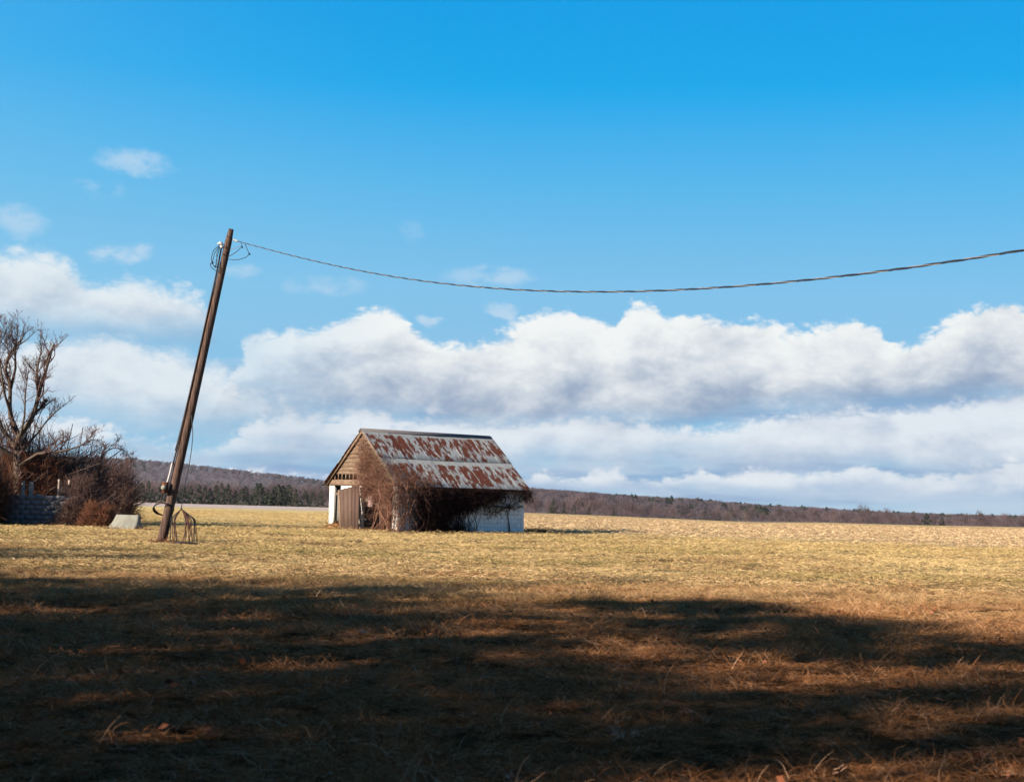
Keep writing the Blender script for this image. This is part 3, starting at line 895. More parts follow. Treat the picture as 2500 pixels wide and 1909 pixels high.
for s in (1, -1):   # barge boards
    mb = MB()
    x0, x1 = .015, .05
    d0 = .16
    y0, z0 = s * (HW + .02), ZE - .02
    mb.add([(x0, y0, z0), (x0, 0, ZR - .0), (x0, 0, ZR - d0), (x0, s * (HW - .13), z0), (x1, y0, z0), (x1, 0, ZR - .0), (x1, 0, ZR - d0), (x1, s * (HW - .13), z0)],
           [(0, 1, 2, 3), (4, 7, 6, 5), (0, 4, 5, 1), (3, 2, 6, 7), (0, 3, 7, 4)])
    link('barge_board', mb.mesh('barge_board', m_clap), barn)
    mb = MB()
    mb.box(.05, L - .15, s * (HW - .03) - .02, s * (HW - .03) + .02, ZE - .14, ZE + .0)
    link('fascia_board', mb.mesh('fascia_board', m_door), barn)

# roof: single corrugated sheets, two rows on each slope
NC = 11
CW = L / NC
def sheet_mesh(length, shear, shy):
    nx = 41
    u = np.linspace(0, CW + .05, nx)
    prof = .014 * np.cos(u / (CW / 10) * 2 * np.pi)
    vv = np.linspace(0, -length, 5)
    V = []
    for v_ in vv:
        for a_, p_ in zip(u, prof):
            V.append((a_ + shear * (-v_), v_, p_ + .004 * math.sin(v_ * 4)))
    id_ = np.arange(nx * 5).reshape(5, nx)
    Q = np.stack([id_[:-1, :-1], id_[1:, :-1], id_[1:, 1:], id_[:-1, 1:]], -1).reshape(-1, 4)
    n = len(V)
    V = np.array(V); V2 = V - [0, 0, .004]
    rim = []
    ring = list(id_[0]) + list(id_[1:, -1]) + list(id_[-1, ::-1][1:]) + list(id_[::-1, 0][1:-1])
    for a_, b_ in zip(ring, ring[1:] + ring[:1]):
        rim.append((a_, b_, b_ + n, a_ + n))
    Q = np.concatenate([Q, Q[:, ::-1] + n, np.array(rim)])
    return new_mesh('roof_sheet', np.concatenate([V, V2]), Q, None, m_roof, True)
UP, LO = SL * .525, SL * .475 + .06
sh = .028
me_up, me_lo = sheet_mesh(UP, sh, 0), sheet_mesh(LO + .06, sh, 0)
for s in (1, -1):        # s=1: the slope facing the camera
    for row in range(2):
        for c_ in range(NC):
            st = 0.0 if row == 0 else UP - .06
            x = c_ * CW - .06 + sh * st + (0 if row == 0 else rng.uniform(-.02, .02))
            y = -st * math.cos(pitch); z = ZR + .02 - st * math.sin(pitch)
            lift = .018 if row == 0 else .0
            drop = (math.sin(c_ / NC * 3.1) * -.03)
            me = me_up if row == 0 else me_lo
            if s == 1:
                o = link('roof_sheet', me, barn, (x, y, z + lift + drop + .007 * (c_ % 2)), (pitch, 0, rng.uniform(-.003, .003)))
            else:
                o = link('roof_sheet', me, barn, (L - x - .03, -y, z + lift + drop), (pitch, 0, math.pi))
rc_ = MB()
for c_ in range(1):
    a_, b_ = -.08, L - .10
    mb = MB()
    hh = .003 * (c_ % 2)
    mb.add([(a_, -.17, ZR - .10 + hh), (a_, 0, ZR + .065 + hh), (a_, .17, ZR - .10 + hh), (b_, -.17, ZR - .10 + hh), (b_, 0, ZR + .065 + hh), (b_, .17, ZR - .10 + hh),
            (a_, -.16, ZR - .12 + hh), (a_, 0, ZR + .045 + hh), (a_, .16, ZR - .12 + hh), (b_, -.16, ZR - .12 + hh), (b_, 0, ZR + .045 + hh), (b_, .16, ZR - .12 + hh)],
           [(0, 3, 4, 1), (1, 4, 5, 2), (6, 7, 10, 9), (7, 8, 11, 10), (0, 1, 7, 6), (1, 2, 8, 7), (3, 9, 10, 4), (4, 10, 11, 5), (0, 6, 9, 3), (2, 5, 11, 8)])
    link('ridge_cap', mb.mesh('ridge_cap', m_cap), barn)

# leaning plank door (thing of its own: it stands loose against the wall)
# it still belongs to the barn as a door, so it is a part with planks as sub-parts
door = bpy.data.objects.new('door', None); COL.objects.link(door); door.parent = barn
door['label'] = 'crooked grey plank door leaning off its hinges'
door.location = (-.30, 1.73, .0)
door.rotation_euler = (0, rad(7), 0)
DT, DBt = 1.86, 2.06
ws = [.14, .34, .36, .30, .32, .30]
yy = 0.0
for k, w in enumerate(ws):
    hgt = 1.78 + k * .055 + rng.uniform(-.02, .02)
    mb = MB()
    lean = -.30 * (1 - yy / 2.0)     # planks splay: the left ones lean to the right at the foot
    t0, t1 = yy, yy + w - .018
    off_ = lambda q: -.26 * (1 - q / 1.9)
    pry = rng.uniform(-.012, .012)
    y_b0, y_b1 = -.61 - t0 * .898, -.61 - t1 * .898
    y_t0, y_t1 = -t0, -t1
    mb.add([(pry, y_b0, .0), (pry, y_b1, .0), (pry, y_t1, hgt), (pry, y_t0, hgt - .01), (pry + .03, y_b0, .0), (pry + .03, y_b1, .0), (pry + .03, y_t1, hgt), (pry + .03, y_t0, hgt - .01)],
           [(0, 3, 2, 1), (4, 5, 6, 7), (0, 1, 5, 4), (2, 3, 7, 6), (1, 2, 6, 5), (0, 4, 7, 3)])
    link('plank', mb.mesh('plank', m_door if k else m_clap), door)
    yy += w
for zb in (.35, 1.62):
    mb = MB(); mb.box(.032, .07, -1.8, .14 if zb > 1 else -.56, zb - .06, zb + .06); link('batten', mb.mesh('batten', m_clap), door)
post = MB(); post.box(.20, .32, -1.52, -1.38, -.1, ZE - .03)
link('post', post.mesh('post', m_door), barn)
# bleached cloth rag / faded board caught in the vines beside the door
fb = MB(); fb.box(.02, .045, -1.05, -.68, 1.05, 1.55)
link('faded_board', fb.mesh('faded_board', simple('faded_pink_board', (.40, .30, .31), (.26, .17, .17), 5)), barn)

# heap of straw in the left doorway
hs = thing('straw_heap', 'small heap of golden brown straw in the barn doorway', 'straw heap', tuple(np.array(barn.location) + np.array([0, 0, 0])), TH)
M = 260
st = np.stack([rng.uniform(-.15, .35, M), rng.uniform(1.75, 2.6, M), rng.uniform(0, .22, M) * rng.uniform(.3, 1, M)], 1)
V, Qd, _ = tubes(walks(rng, st, rng.normal(0, 1, (M, 3)) * [1, 1, .35], rng.uniform(.15, .4, M), 5, .3), .009, 3)
so = link('loose_straw', new_mesh('loose_straw', V, Qd, None, m_straw), hs); so['kind'] = 'stuff'
mb = MB()
vv_ = [(0.1 + .38 * math.cos(a) * r_, 2.15 + .45 * math.sin(a) * r_, .20 * (1 - r_ ** 2) + .02) for r_ in (1, .7, .35) for a in np.linspace(0, 2 * np.pi, 14)[:-1]]
vv_.append((.1, 2.15, .22))
qs = [(r_ * 13 + i, r_ * 13 + (i + 1) % 13, (r_ + 1) * 13 + (i + 1) % 13, (r_ + 1) * 13 + i) for r_ in range(2) for i in range(13)]
ts = [(26 + i, 26 + (i + 1) % 13, 39) for i in range(13)]
mb.add(vv_, qs, ts); link('core', mb.mesh('core', m_straw, True), hs)

# ------------------------------------------------------------------ vines on the barn
BM = Matrix.Translation((BX, BY, BZ)) @ Matrix.Rotation(TH, 4, 'Z')
def vine_thing(label, loc_local):
    g = BM @ Vector(loc_local)
    return thing('climbing_vine', label, 'vine', g, TH, None), np.array(loc_local, float)
def sample(rng, n, dens, lo, hi):
    out = []
    while sum(map(len, out)) < n:
        q = rng.uniform(lo, hi, (n * 2, len(lo)))
        out.append(q[rng.uniform(0, 1, len(q)) < dens(q)])
    return np.concatenate(out)[:n]
# 1: gable thicket (local plane x=.1, y from .9 to -3, z 0..4.2)
root, o0 = vine_thing('reddish thicket of dry vine covering the right half of the barn gable', (.0, -2.0, 0))
def dg(q):
    y, z = q[:, 0], q[:, 1]
    inside = (z < ZR - .15 - np.abs(y) * .84)
    left = .55 - .35 * np.clip((z - 2.5), 0, 3)      # left limit on the boarding
    lim = np.where(z > 2.3, np.interp(z, [2.3, 2.9, 3.6, 4.2], [.1, .35, .3, .15]), np.interp(z, [0, .8, 1.6, 2.3], [-1.5, -1.2, -.1, .0]))
    d = np.clip((lim - y) / .5, 0, 1) * inside
    d = d * np.interp(z, [0, .5, 1.0, 1.9, 3.2, 4.2], [.12, .14, .35, 1, .9, .5])
    d = d * np.where((y > -1.3) & (z < 1.5), .35, 1) * np.where((y < -1.55) & (y > -2.2) & (z < 1.2), .2, 1)
    return d
q = sample(rng, 2800, dg, np.array([-3.1, 0]), np.array([.9, 4.3]))
st = np.stack([rng.uniform(-.42, .08, len(q)) * np.interp(q[:, 1], [0, 2, 4.3], [1, 1, .35]), q[:, 0], q[:, 1]], 1)
dr = rng.normal(0, 1, (len(q), 3)) * [.35, 1, 1] + [-.15, 0, -.15]
tw = walks(rng, st, dr, rng.uniform(.2, .75, len(q)), 8, .42, .06)
V, Qd, _ = tubes(tw, (rng.uniform(.003, .008, (len(q), 1)) * np.linspace(1, .5, 8)[None]), 3)
so = link('twigs', new_mesh('twigs', V - o0, Qd, None, m_vine), root); so['kind'] = 'stuff'
runs = []
for _ in range(20):
    y0 = rng.uniform(-2.9, -1.2)
    pts = [(rng.uniform(-.35, -.05), y0, 0)]
    for zz in np.linspace(.5, rng.uniform(1.8, 4.0), 6):
        y0 = np.clip(y0 + rng.normal(.04, .28), -2.9, .25)
        if zz > ZR - .3 - abs(y0) * .84: break
        pts.append((rng.uniform(-.3, .02), y0, zz))
    if len(pts) > 3: runs.append(smooth_line(pts, 26))
R_ = np.array(runs)
V, Qd, _ = tubes(R_, rng.uniform(.012, .026, (len(R_), 1)) * np.linspace(1, .45, 26)[None], 5)
link('stems', new_mesh('stems', V - o0, Qd, None, m_vine, True), root)

# 2: corner and roof-foot thicket
root, o0 = vine_thing('tangle of dry vine spilling over the near corner and foot of the roof', (.6, -3.1, 0))
def dc(q):       # x along wall, z height on side wall
    x, z = q[:, 0], q[:, 1]
    lim = np.interp(z, [0, .8, 1.5, 2.1], [.9, 1.3, 2.4, 2.6])
    return np.clip((lim - x) / .7, 0, 1) * np.interp(z, [0, .6, 1.2, 2.1], [.16, .25, .7, 1])
q = sample(rng, 1100, dc, np.array([-.3, 0]), np.array([2.8, 2.15]))
st = np.stack([q[:, 0], -WY - rng.uniform(.02, .30, len(q)) * np.interp(q[:, 0], [-.3, .6, 2.8], [.9, 1, .5]), q[:, 1]], 1)
tw = [walks(rng, st, rng.normal(0, 1, (len(q), 3)) + [-.2, -.2, -.1], rng.uniform(.25, .95, len(q)), 8, .42, .05)]
# on the roof: follows the slope
def dr_(q):
    x, s_ = q[:, 0], q[:, 1]            # s_: distance up from the eave
    lim = np.interp(s_, [0, .5, 1.0, 1.6, 2.4, 3.2], [2.6, 1.7, 1.1, .6, .3, .12])
    return np.clip((lim - x) / .8, 0, 1) ** 1.3
q2 = sample(rng, 420, dr_, np.array([0, 0]), np.array([3.3, 3.2]))
ys = -HW + q2[:, 1] * math.cos(pitch); zs = ZE + q2[:, 1] * math.sin(pitch)
hgt = rng.uniform(.03, .20, len(q2)) * np.interp(q2[:, 1], [0, 1, 3], [1.2, .9, .35])
st2 = np.stack([q2[:, 0], ys - hgt * math.sin(pitch), zs + hgt * math.cos(pitch)], 1)
d2 = rng.normal(0, 1, (len(q2), 3)); nrm = np.array([0, -math.sin(pitch), math.cos(pitch)])
d2 = d2 - .8 * (d2 @ nrm)[:, None] * nrm
t2 = walks(rng, st2, d2, rng.uniform(.2, .8, len(q2)), 8, .3, 0.0)
off_n = ((t2 - np.array([0, -HW, ZE])) @ nrm)      # push any point under the tin back above it
t2 = t2 + np.maximum(.035 - off_n, 0)[..., None] * nrm
tw.append(t2)
tw = np.concatenate(tw)
V, Qd, _ = tubes(tw, (rng.uniform(.003, .008, (len(tw), 1)) * np.linspace(1, .5, 8)[None]), 3)
so = link('twigs', new_mesh('twigs', V - o0, Qd, None, m_vine), root); so['kind'] = 'stuff'
runs = []
for _ in range(16):
    x0 = rng.uniform(-.2, 1.8)
    pts = [(x0, -WY - rng.uniform(.1, .6), 0)]
    for zz in np.linspace(.4, 2.2, 6):
        x0 = x0 + rng.normal(.0, .22)
        pts.append((x0, -WY - rng.uniform(.1, .6), zz))
    runs.append(smooth_line(pts, 26))
R_ = np.array(runs)
V, Qd, _ = tubes(R_, rng.uniform(.010, .026, (len(R_), 1)) * np.linspace(1, .5, 26)[None], 5)
link('stems', new_mesh('stems', V - o0, Qd, None, m_vine, True), root)

# 3: dark mass under the eave on the shaded side wall
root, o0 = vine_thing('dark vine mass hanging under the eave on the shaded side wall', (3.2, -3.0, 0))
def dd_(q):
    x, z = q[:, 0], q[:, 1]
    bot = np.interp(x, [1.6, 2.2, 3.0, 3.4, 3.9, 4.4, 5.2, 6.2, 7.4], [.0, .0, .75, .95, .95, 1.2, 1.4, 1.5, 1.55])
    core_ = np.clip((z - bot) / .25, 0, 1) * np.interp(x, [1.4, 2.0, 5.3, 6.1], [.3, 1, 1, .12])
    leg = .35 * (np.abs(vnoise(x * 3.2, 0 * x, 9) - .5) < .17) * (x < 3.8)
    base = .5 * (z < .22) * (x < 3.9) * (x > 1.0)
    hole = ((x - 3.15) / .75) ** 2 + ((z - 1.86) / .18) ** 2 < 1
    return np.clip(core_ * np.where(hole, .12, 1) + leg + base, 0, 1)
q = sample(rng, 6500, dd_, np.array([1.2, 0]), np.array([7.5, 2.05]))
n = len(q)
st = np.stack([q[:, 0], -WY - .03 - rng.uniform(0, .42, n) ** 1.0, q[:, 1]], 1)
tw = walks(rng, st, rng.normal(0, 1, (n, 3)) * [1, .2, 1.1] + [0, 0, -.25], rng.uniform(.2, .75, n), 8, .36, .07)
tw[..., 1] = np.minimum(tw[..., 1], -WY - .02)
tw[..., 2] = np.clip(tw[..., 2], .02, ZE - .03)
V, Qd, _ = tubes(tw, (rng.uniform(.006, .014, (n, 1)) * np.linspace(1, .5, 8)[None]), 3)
so = link('twigs', new_mesh('twigs', V - o0, Qd, None, m_vine_shade), root); so['kind'] = 'stuff'
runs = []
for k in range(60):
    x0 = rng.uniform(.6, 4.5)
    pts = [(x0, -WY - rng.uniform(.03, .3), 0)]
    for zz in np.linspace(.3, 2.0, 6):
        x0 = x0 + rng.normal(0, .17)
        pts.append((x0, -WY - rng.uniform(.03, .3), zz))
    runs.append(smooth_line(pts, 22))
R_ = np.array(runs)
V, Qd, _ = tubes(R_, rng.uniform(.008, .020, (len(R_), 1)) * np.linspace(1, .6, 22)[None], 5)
link('stems', new_mesh('stems', V - o0, Qd, None, m_vine_shade, True), root)

# 4: branching vine at the far end of the side wall
root, o0 = vine_thing('branching vine with a single dark stem at the far right end of the side wall', (6.35, -3.0, 0))
node = np.array([6.30, -WY - .08, 1.15])
runs = [smooth_line([(6.55, -WY - .06, 0), (6.5, -WY - .07, .4), (6.40, -WY - .07, .8), node], 22, 1)]
for ex, ez in ((4.6, 1.3), (5.0, 1.75), (5.5, 1.95), (7.2, 1.25), (7.35, 1.85), (6.9, 1.98), (6.2, 1.95), (5.2, .95), (4.9, 1.1), (7.25, 1.6), (5.6, .8)):
    mid_ = (node + np.array([ex, node[1], ez])) / 2 + np.array([rng.normal(0, .12), rng.uniform(-.15, 0), rng.normal(-.05, .12)])
    runs.append(smooth_line([node, mid_, (ex, -WY - rng.uniform(.03, .15), ez)], 22, 2))
# a long loop of loose vine sagging below the mass
runs.append(smooth_line([(4.5, -WY - .12, 1.25), (4.62, -WY - .14, .95), (4.9, -WY - .15, .80), (5.2, -WY - .14, .84), (5.42, -WY - .12, 1.05), (5.5, -WY - .1, 1.3)], 22, 1))
runs.append(smooth_line([(6.8, -WY - .1, 1.95), (7.05, -WY - .14, 1.6), (6.95, -WY - .12, 1.25), (6.5, -WY - .1, 1.1), (6.3, -WY - .1, 1.3)], 22, 1))
R_ = np.array(runs)
RR = np.concatenate([[.035], rng.uniform(.010, .022, len(runs) - 1)])[:, None] * np.linspace(1, .5, 22)[None]
V, Qd, _ = tubes(R_, RR, 5)
link('stems', new_mesh('stems', V - o0, Qd, None, m_vine_shade, True), root)
C1, CR1 = grow(rng, R_[1:], RR[1:], 9, .38, 7, .8, -.05, .3, .6, .1)
C2, CR2 = grow(rng, C1, CR1, 4, .5, 6, .8, -.05, .35, .7, .1)
mb = MB()
for Cx, Rx in ((C1, CR1), (C2, CR2)):
    Cx[..., 1] = np.clip(Cx[..., 1], -WY - .45, -WY - .015); Cx[..., 2] = np.clip(Cx[..., 2], .02, ZE - .04)
    mb.add(*tubes(Cx, np.maximum(Rx, .005), 3)[:2])
mb.V = [v_ - o0 for v_ in mb.V]
so = link('twigs', mb.mesh('twigs', m_vine_shade), root); so['kind'] = 'stuff'
# tuft hanging off the far eave corner
q = rng.normal(0, 1, (260, 3)) * [.13, .12, .2] + [L - .12, -HW - .02, ZE - .25]
q[:, 2] = np.minimum(q[:, 2], ZE - .04)
tw = walks(rng, q, rng.normal(0, 1, q.shape) + [.2, -.2, -.3], rng.uniform(.12, .4, 260), 6, .4, .1)
V, Qd, _ = tubes(tw, .006, 3)
so = link('twigs', new_mesh('twigs', V - o0, Qd, None, m_vine_shade), root); so['kind'] = 'stuff'

# brown weeds beside the far corner and litter along the wall foot
def weed(label, c, n, sx_, hh, m, seed, name='weed_clump'):
    r = np.random.default_rng(seed)
    st = np.stack([r.normal(0, sx_, n), r.normal(0, sx_ * .5, n), 0 * r.random(n)], 1)
    w_ = walks(r, st, r.normal(0, .8, (n, 3)) * [1, 1, .3] + [0, 0, .55], r.uniform(.4, 1, n) * hh, 6, .3, .12)
    V, Qd, _ = tubes(w_, r.uniform(.005, .011, (n, 1)) * np.linspace(1, .4, 6)[None], 3)
    return tag(link(name, new_mesh(name, V, Qd, None, m), loc=c), label, 'weeds')
weed('low brown weed clump on the grass past the far corner of the barn', gp(1313, 1297, 71.0), 340, .34, .42, m_twig_red, 5)

# ------------------------------------------------------------------ utility pole
PD = 47.0
def pp(x, y, dd=0.0): return P(x, y, PD + dd)
base = gp(394, 1327, PD)
base = P(394, 1329, PD); base[2] = float(gz(base[0], base[1]))
top = pp(565, 560)
pole = thing('utility_pole', 'leaning weathered wooden utility pole with conduit and loose wires', 'utility pole', base)
axis_u = unit(top - base)
n = 26
ln = np.linspace(-.04, 1, n)[:, None]
shaft = base + (top - base) * ln
shaft[:, 0] += .006 * np.sin(ln[:, 0] * 5)
rr_ = np.interp(ln[:, 0], [-.04, 0, 1], [.165, .16, .113])
rr_[-1] *= .72
V, Qd, T_ = tubes(shaft[None], rr_[None], 14, True)
link('shaft', new_mesh('shaft', V - base, Qd, T_, m_pole, True), pole)
def rel(pts): return np.asarray(pts) - base
def wire(name, pts, r, m, parent, n=30, sides=6, o=None):
    p = smooth_line(pts, n, 1)
    org = base if o is None else o
    V, Qd, T_ = tubes(p[None], r, sides, True)
    return link(name, new_mesh(name, V - org, Qd, T_, m, True), parent)
wire('conduit', [pp(541, 604, -.08), pp(526, 680, -.08), pp(481.5, 880, -.1), pp(436, 1080, -.12), pp(422, 1135, -.13)], .030, m_conduit, pole)
wire('conduit', [pp(421, 1130, -.13), pp(414, 1160, -.13), pp(408, 1180, -.13)], .036, m_grey_pipe, pole)
wire('cable', [pp(535, 640, -.08), pp(507, 770, -.06), pp(464, 955, -.1), pp(438, 1062, -.12), pp(428, 1100, -.13)], .022, m_wire, pole)
# weather head: bent white hood
wire('weather_head', [pp(541, 606, -.08), pp(542, 598, -.08), pp(538, 594, -.10), pp(532, 597, -.12)], [[.055] * 6 + [.06] * 6 + [.045] * 4], m_white, pole, 16, 10)
# drip loops
for (pts, r) in (([(534, 600), (521, 612), (516, 630), (518, 645)], .012), ([(535, 602), (524, 618), (519, 640), (520, 648), (526, 655)], .012), ([(536, 603), (529, 620), (530, 640), (526, 650), (532, 655), (530, 660)], .012),
                 ([(519, 641), (513, 645), (516, 653), (524, 660), (532, 662), (540, 664)], .013), ([(537, 604), (531, 625), (526, 643), (534, 652)], .010)):
    wire('drip_loop', [pp(x, y, -.12 - .03 * k) for k, (x, y) in enumerate(pts)], r, m_wire, pole, 22, 5)
for (x, y) in ((519, 641), (591, 603), (609, 620), (526, 650)):
    V, Qd, T_ = tubes(np.array([[pp(x - 2, y - 2, -.15), pp(x, y, -.15), pp(x + 2, y + 3, -.15)]]), [[.012, .032, .012]], 6, True)
    link('splice_connector', new_mesh('splice_connector', V - base, Qd, T_, m_wire, True), pole)
wire('dead_end_insulator', [pp(568, 585, -.05), pp(573, 587, -.06), pp(583, 590, -.06)], [[.018, .034, .034, .02, .034, .034, .02, .02]], m_white, pole, 8, 8)
wire('jumper_wire', [pp(590, 594, -.1), pp(591, 603, -.12), pp(575, 617, -.15), pp(560, 626, -.12), pp(550, 628, .0)], .011, m_wire, pole)
wire('jumper_wire', [pp(598, 594, -.15), pp(603, 608, -.2), pp(609, 620, -.2), pp(602, 628, -.2), pp(585, 634, -.18), pp(568, 635, -.12), pp(552, 632, 0)], .011, m_wire, pole)
wire('jumper_wire', [pp(588, 601, -.1), pp(575, 606, -.1), pp(560, 610, -.05), pp(552, 612, .0)], .008, m_bare, pole)
for (f_, r0) in ((.897, .14), (.164, .165), (.07, .16)):
    c_ = base + (top - base) * f_
    V, Qd, T_ = tubes(np.array([[c_ - axis_u * .035, c_ + axis_u * .035]]), float(np.interp(f_, [0, 1], [.152, .108])), 14, True)
    link('steel_band', new_mesh('steel_band', V - base, Qd, T_, m_conduit), pole)
mbx = MB(); c_ = rel(pp(404, 1190, -.16)); mbx.box(c_[0] - .10, c_[0] + .08, c_[1] - .09, c_[1] + .07, c_[2] - .18, c_[2] + .17)
link('meter_box', mbx.mesh('meter_box', m_rust), pole)
V, Qd, T_ = tubes(np.array([[c_ + [-.03, -.09, 0], c_ + [-.03, -.16, 0]]]), .075, 12, True)
link('meter_cover', new_mesh('meter_cover', V, Qd, T_, m_conc, True), pole)
for dzz in (578, 604, 622):
    pbt = pp(np.interp(dzz, [560, 1329], [560, 390]), dzz, -.12)
    V, Qd, T_ = tubes(np.array([[pbt, pbt + [0, -.08, 0]]]), .016, 6, True)
    link('bolt', new_mesh('bolt', V - base, Qd, T_, m_rust), pole)

# cable ring slung round the pole foot
rc0 = pp(399, 1243)
ring = thing('cable_ring', 'loose ring of thick old cable slung round the foot of the leaning pole', 'cable', rc0)
for k in range(3):
    a_ = np.linspace(0, 2 * np.pi, 30)
    rr0 = .29 + .02 * k
    pr2 = np.stack([rr0 * np.cos(a_), -.24 * np.sin(a_), .20 * np.sin(a_ + .15 * k) - .03 * np.cos(a_)], 1)
    V, Qd, _ = tubes(pr2[None], .016, 6)
    link('turn', new_mesh('turn', V, Qd, None, m_wire if k else m_rust, True), ring)

# hanging wire with its coil on the ground
hw = pp(443, 1242, -.3)
lw = thing('loose_wire', 'dark wire hanging off the pole down to a splayed coil on the grass', 'wire', tuple(gp(443, 1330, PD - .3)))
o_lw = np.array(lw.location)
wire('drop_wire', [pp(466, 1000, -.05), pp(469, 1030, -.2), pp(471, 1061, -.25), pp(468, 1095, -.25), pp(463, 1128, -.28), pp(454, 1172, -.3), pp(447, 1205, -.3), pp(444, 1230, -.3), hw], .014, m_wire, lw, 40, 6, o_lw)
zg = float(gz(hw[0], PD - .3))
loops = [(-24, -16, .12), (-14, -20, -.1), (6, 14, .1), (20, 12, -.15), (38, 30, .05), (-4, 10, .25), (24, 36, .2), (-20, 30, -.2), (12, 40, -.05), (-8, 22, .3), (30, -12, -.3), (-26, 4, .15), (2, 34, -.25)]
for k, (xa, xb, dd) in enumerate(loops):
    f1 = P(443 + xa, 1324, PD - .3 + dd); f2 = P(443 + xb, 1327, PD - .3 - dd)
    f1[2] = f2[2] = zg + .03
    f1[:2] += rng.normal(0, .06, 2); f2[:2] += rng.normal(0, .06, 2)
    mid1 = hw * .42 + f1 * .58 + [(-.17 if xa < 0 else .10) + rng.normal(0, .04), rng.normal(0, .05), .30]; mid2 = hw * .45 + f2 * .55 + [(.15 if xb > 0 else -.12) + rng.normal(0, .05), rng.normal(0, .05), .26]
    lowm = (f1 + f2) / 2 + [0, -.1, -.0]; lowm[2] = zg + .02
    wire('coil_loop', [hw, mid1, f1, lowm, f2, mid2, hw], .011, m_wire if k % 3 else m_rust, lw, 44, 5, o_lw)
a_ = np.linspace(0, 2 * np.pi, 40)
for k in range(2):
    c_ = gp(456, 1329, PD - .5)
    pts = np.stack([c_[0] + (.36 + .03 * k) * np.cos(a_), c_[1] + .3 * np.sin(a_), zg + .035 + .02 * np.sin(a_ * 3 + k)], 1)
    V, Qd, _ = tubes(pts[None], .012, 5)
    link('coil_loop', new_mesh('coil_loop', V - o_lw, Qd, None, m_wire, True), lw)
V, Qd, T_ = tubes(np.array([[hw + [0, 0, .03], hw - [0, 0, .05]]]), .03, 8, True)
link('tie', new_mesh('tie', V - o_lw, Qd, T_, m_wire), lw)

# overhead service cable: three strands, two of them insulated, twisted together
P0 = pp(583, 590, -.06)
Qx = np.array([5.6, 16.0])
def cab(t_):
    xy = P0[:2] + (Qx - P0[:2]) * t_
    return xy
def z_at(px, py):
    # intersection of the plan line with the pixel's ray
    lo, hi = 0.0, 1.3
    for _ in range(60):
        m_ = (lo + hi) / 2
        q_ = cab(m_); v_ = ray(px, py)
        if q_[0] / q_[1] < v_.x / v_.y: lo = m_
        else: hi = m_
    q_ = cab(lo); v_ = ray(px, py)
    return lo, EYE + v_.z * q_[1] / v_.y
tz = [(0, P0[2])] + [z_at(x, y) for x, y in ((620, 598), (720, 628), (850, 656), (1000, 681), (1150, 699), (1300, 708), (1450, 711), (1600, 709), (1750, 703), (1900, 693), (2050, 680), (2200, 660), (2350, 635), (2495, 604))]
cf = np.polyfit([a for a, _ in tz], [b_ for _, b_ in tz], 3, w=[3] + [1] * (len(tz) - 1))
T1 = 1.62
tt_ = np.linspace(0, T1, 1500)
zc = np.polyval(cf, np.minimum(tt_, 1.0))
sl = np.polyval(np.polyder(cf), 1.0)
zc = zc + np.where(tt_ > 1, sl * (tt_ - 1) + 3.2 * (tt_ - 1) ** 2, 0)
XY = P0[:2][None] + (Qx - P0[:2])[None] * tt_[:, None]
line = np.concatenate([XY, zc[:, None]], 1)
seg = np.r_[0, np.cumsum(np.linalg.norm(np.diff(line, axis=0), axis=1))]
cable = thing('overhead_cable', 'twisted black service cable sagging from the pole top out of the frame at right', 'cable', P0)
dirp = unit(np.r_[Qx - P0[:2], 0]); sd = np.array([-dirp[1], dirp[0], 0])
for k in range(3):
    ph = seg / .95 * 2 * np.pi + k * 2 * np.pi / 3
    r_o = .0085 if k < 2 else .009
    st_ = line + sd[None] * (np.cos(ph) * r_o)[:, None] + np.array([0, 0, 1])[None] * (np.sin(ph) * r_o)[:, None]
    V, Qd, _ = tubes(st_[None], .0080 if k < 2 else .0045, 5)
    link('strand', new_mesh('strand', V - P0, Qd, None, m_wire if k < 2 else m_bare, True), cable)
# the house pole that carries its other end, out of the frame
e2 = line[-1]
p2 = thing('utility_pole', 'upright wooden pole out of frame at right, carrying the far end of the overhead cable', 'utility pole', (e2[0] + .1, e2[1], float(gz(e2[0], e2[1]))))
hz = e2[2] + .5 - p2.location.z
link('shaft', tube_mesh('shaft', np.array([[[0, 0, -.3], [0, 0, hz * .5], [0, 0, hz]]]), [[.14, .12, .1]], m_pole, 12), p2)

# ------------------------------------------------------------------ concrete barrier
BD = 57.0
c0_ = gp(305, 1292, BD)
bar = MB()
prof = [(-.30, 0), (-.30, .06), (-.17, .20), (-.10, .36), (-.085, .56), (.085, .56), (.10, .36), (.17, .20), (.30, .06), (.30, 0)]
nb = 12
xs_ = np.linspace(0, 1, nb)
V = []
for u in xs_:
    for (py_, pz_) in prof:
        xl = -.52 + (.20 * pz_ / .56 if u == 0 else 0)
        xr = .60
        left_x = -.60 + .26 * pz_ / .56
        x_ = left_x + (xr - left_x) * u
        V.append((x_ + rng.normal(0, .003), py_ + rng.normal(0, .004), pz_))
m_ = len(prof)
Q = []
for i in range(nb - 1):
    for j in range(m_):
        a, b_ = i * m_ + j, i * m_ + (j + 1) % m_
        Q.append((a, a + m_, b_ + m_, b_))
bar.add(V, Q)
me = bar.mesh('concrete_barrier', m_conc)
import bmesh
bm = bmesh.new(); bm.from_mesh(me)
bm.verts.ensure_lookup_table()
bm.faces.new([bm.verts[i] for i in range(m_)])
bm.faces.new([bm.verts[(nb - 1) * m_ + i] for i in range(m_)][::-1])
bmesh.ops.recalc_face_normals(bm, faces=bm.faces)
bm.to_mesh(me); bm.free()
tag(link('concrete_barrier', me, loc=c0_, rot=(0, 0, rad(-13))), 'short stained grey concrete barrier on the grass left of the pole', 'barrier')

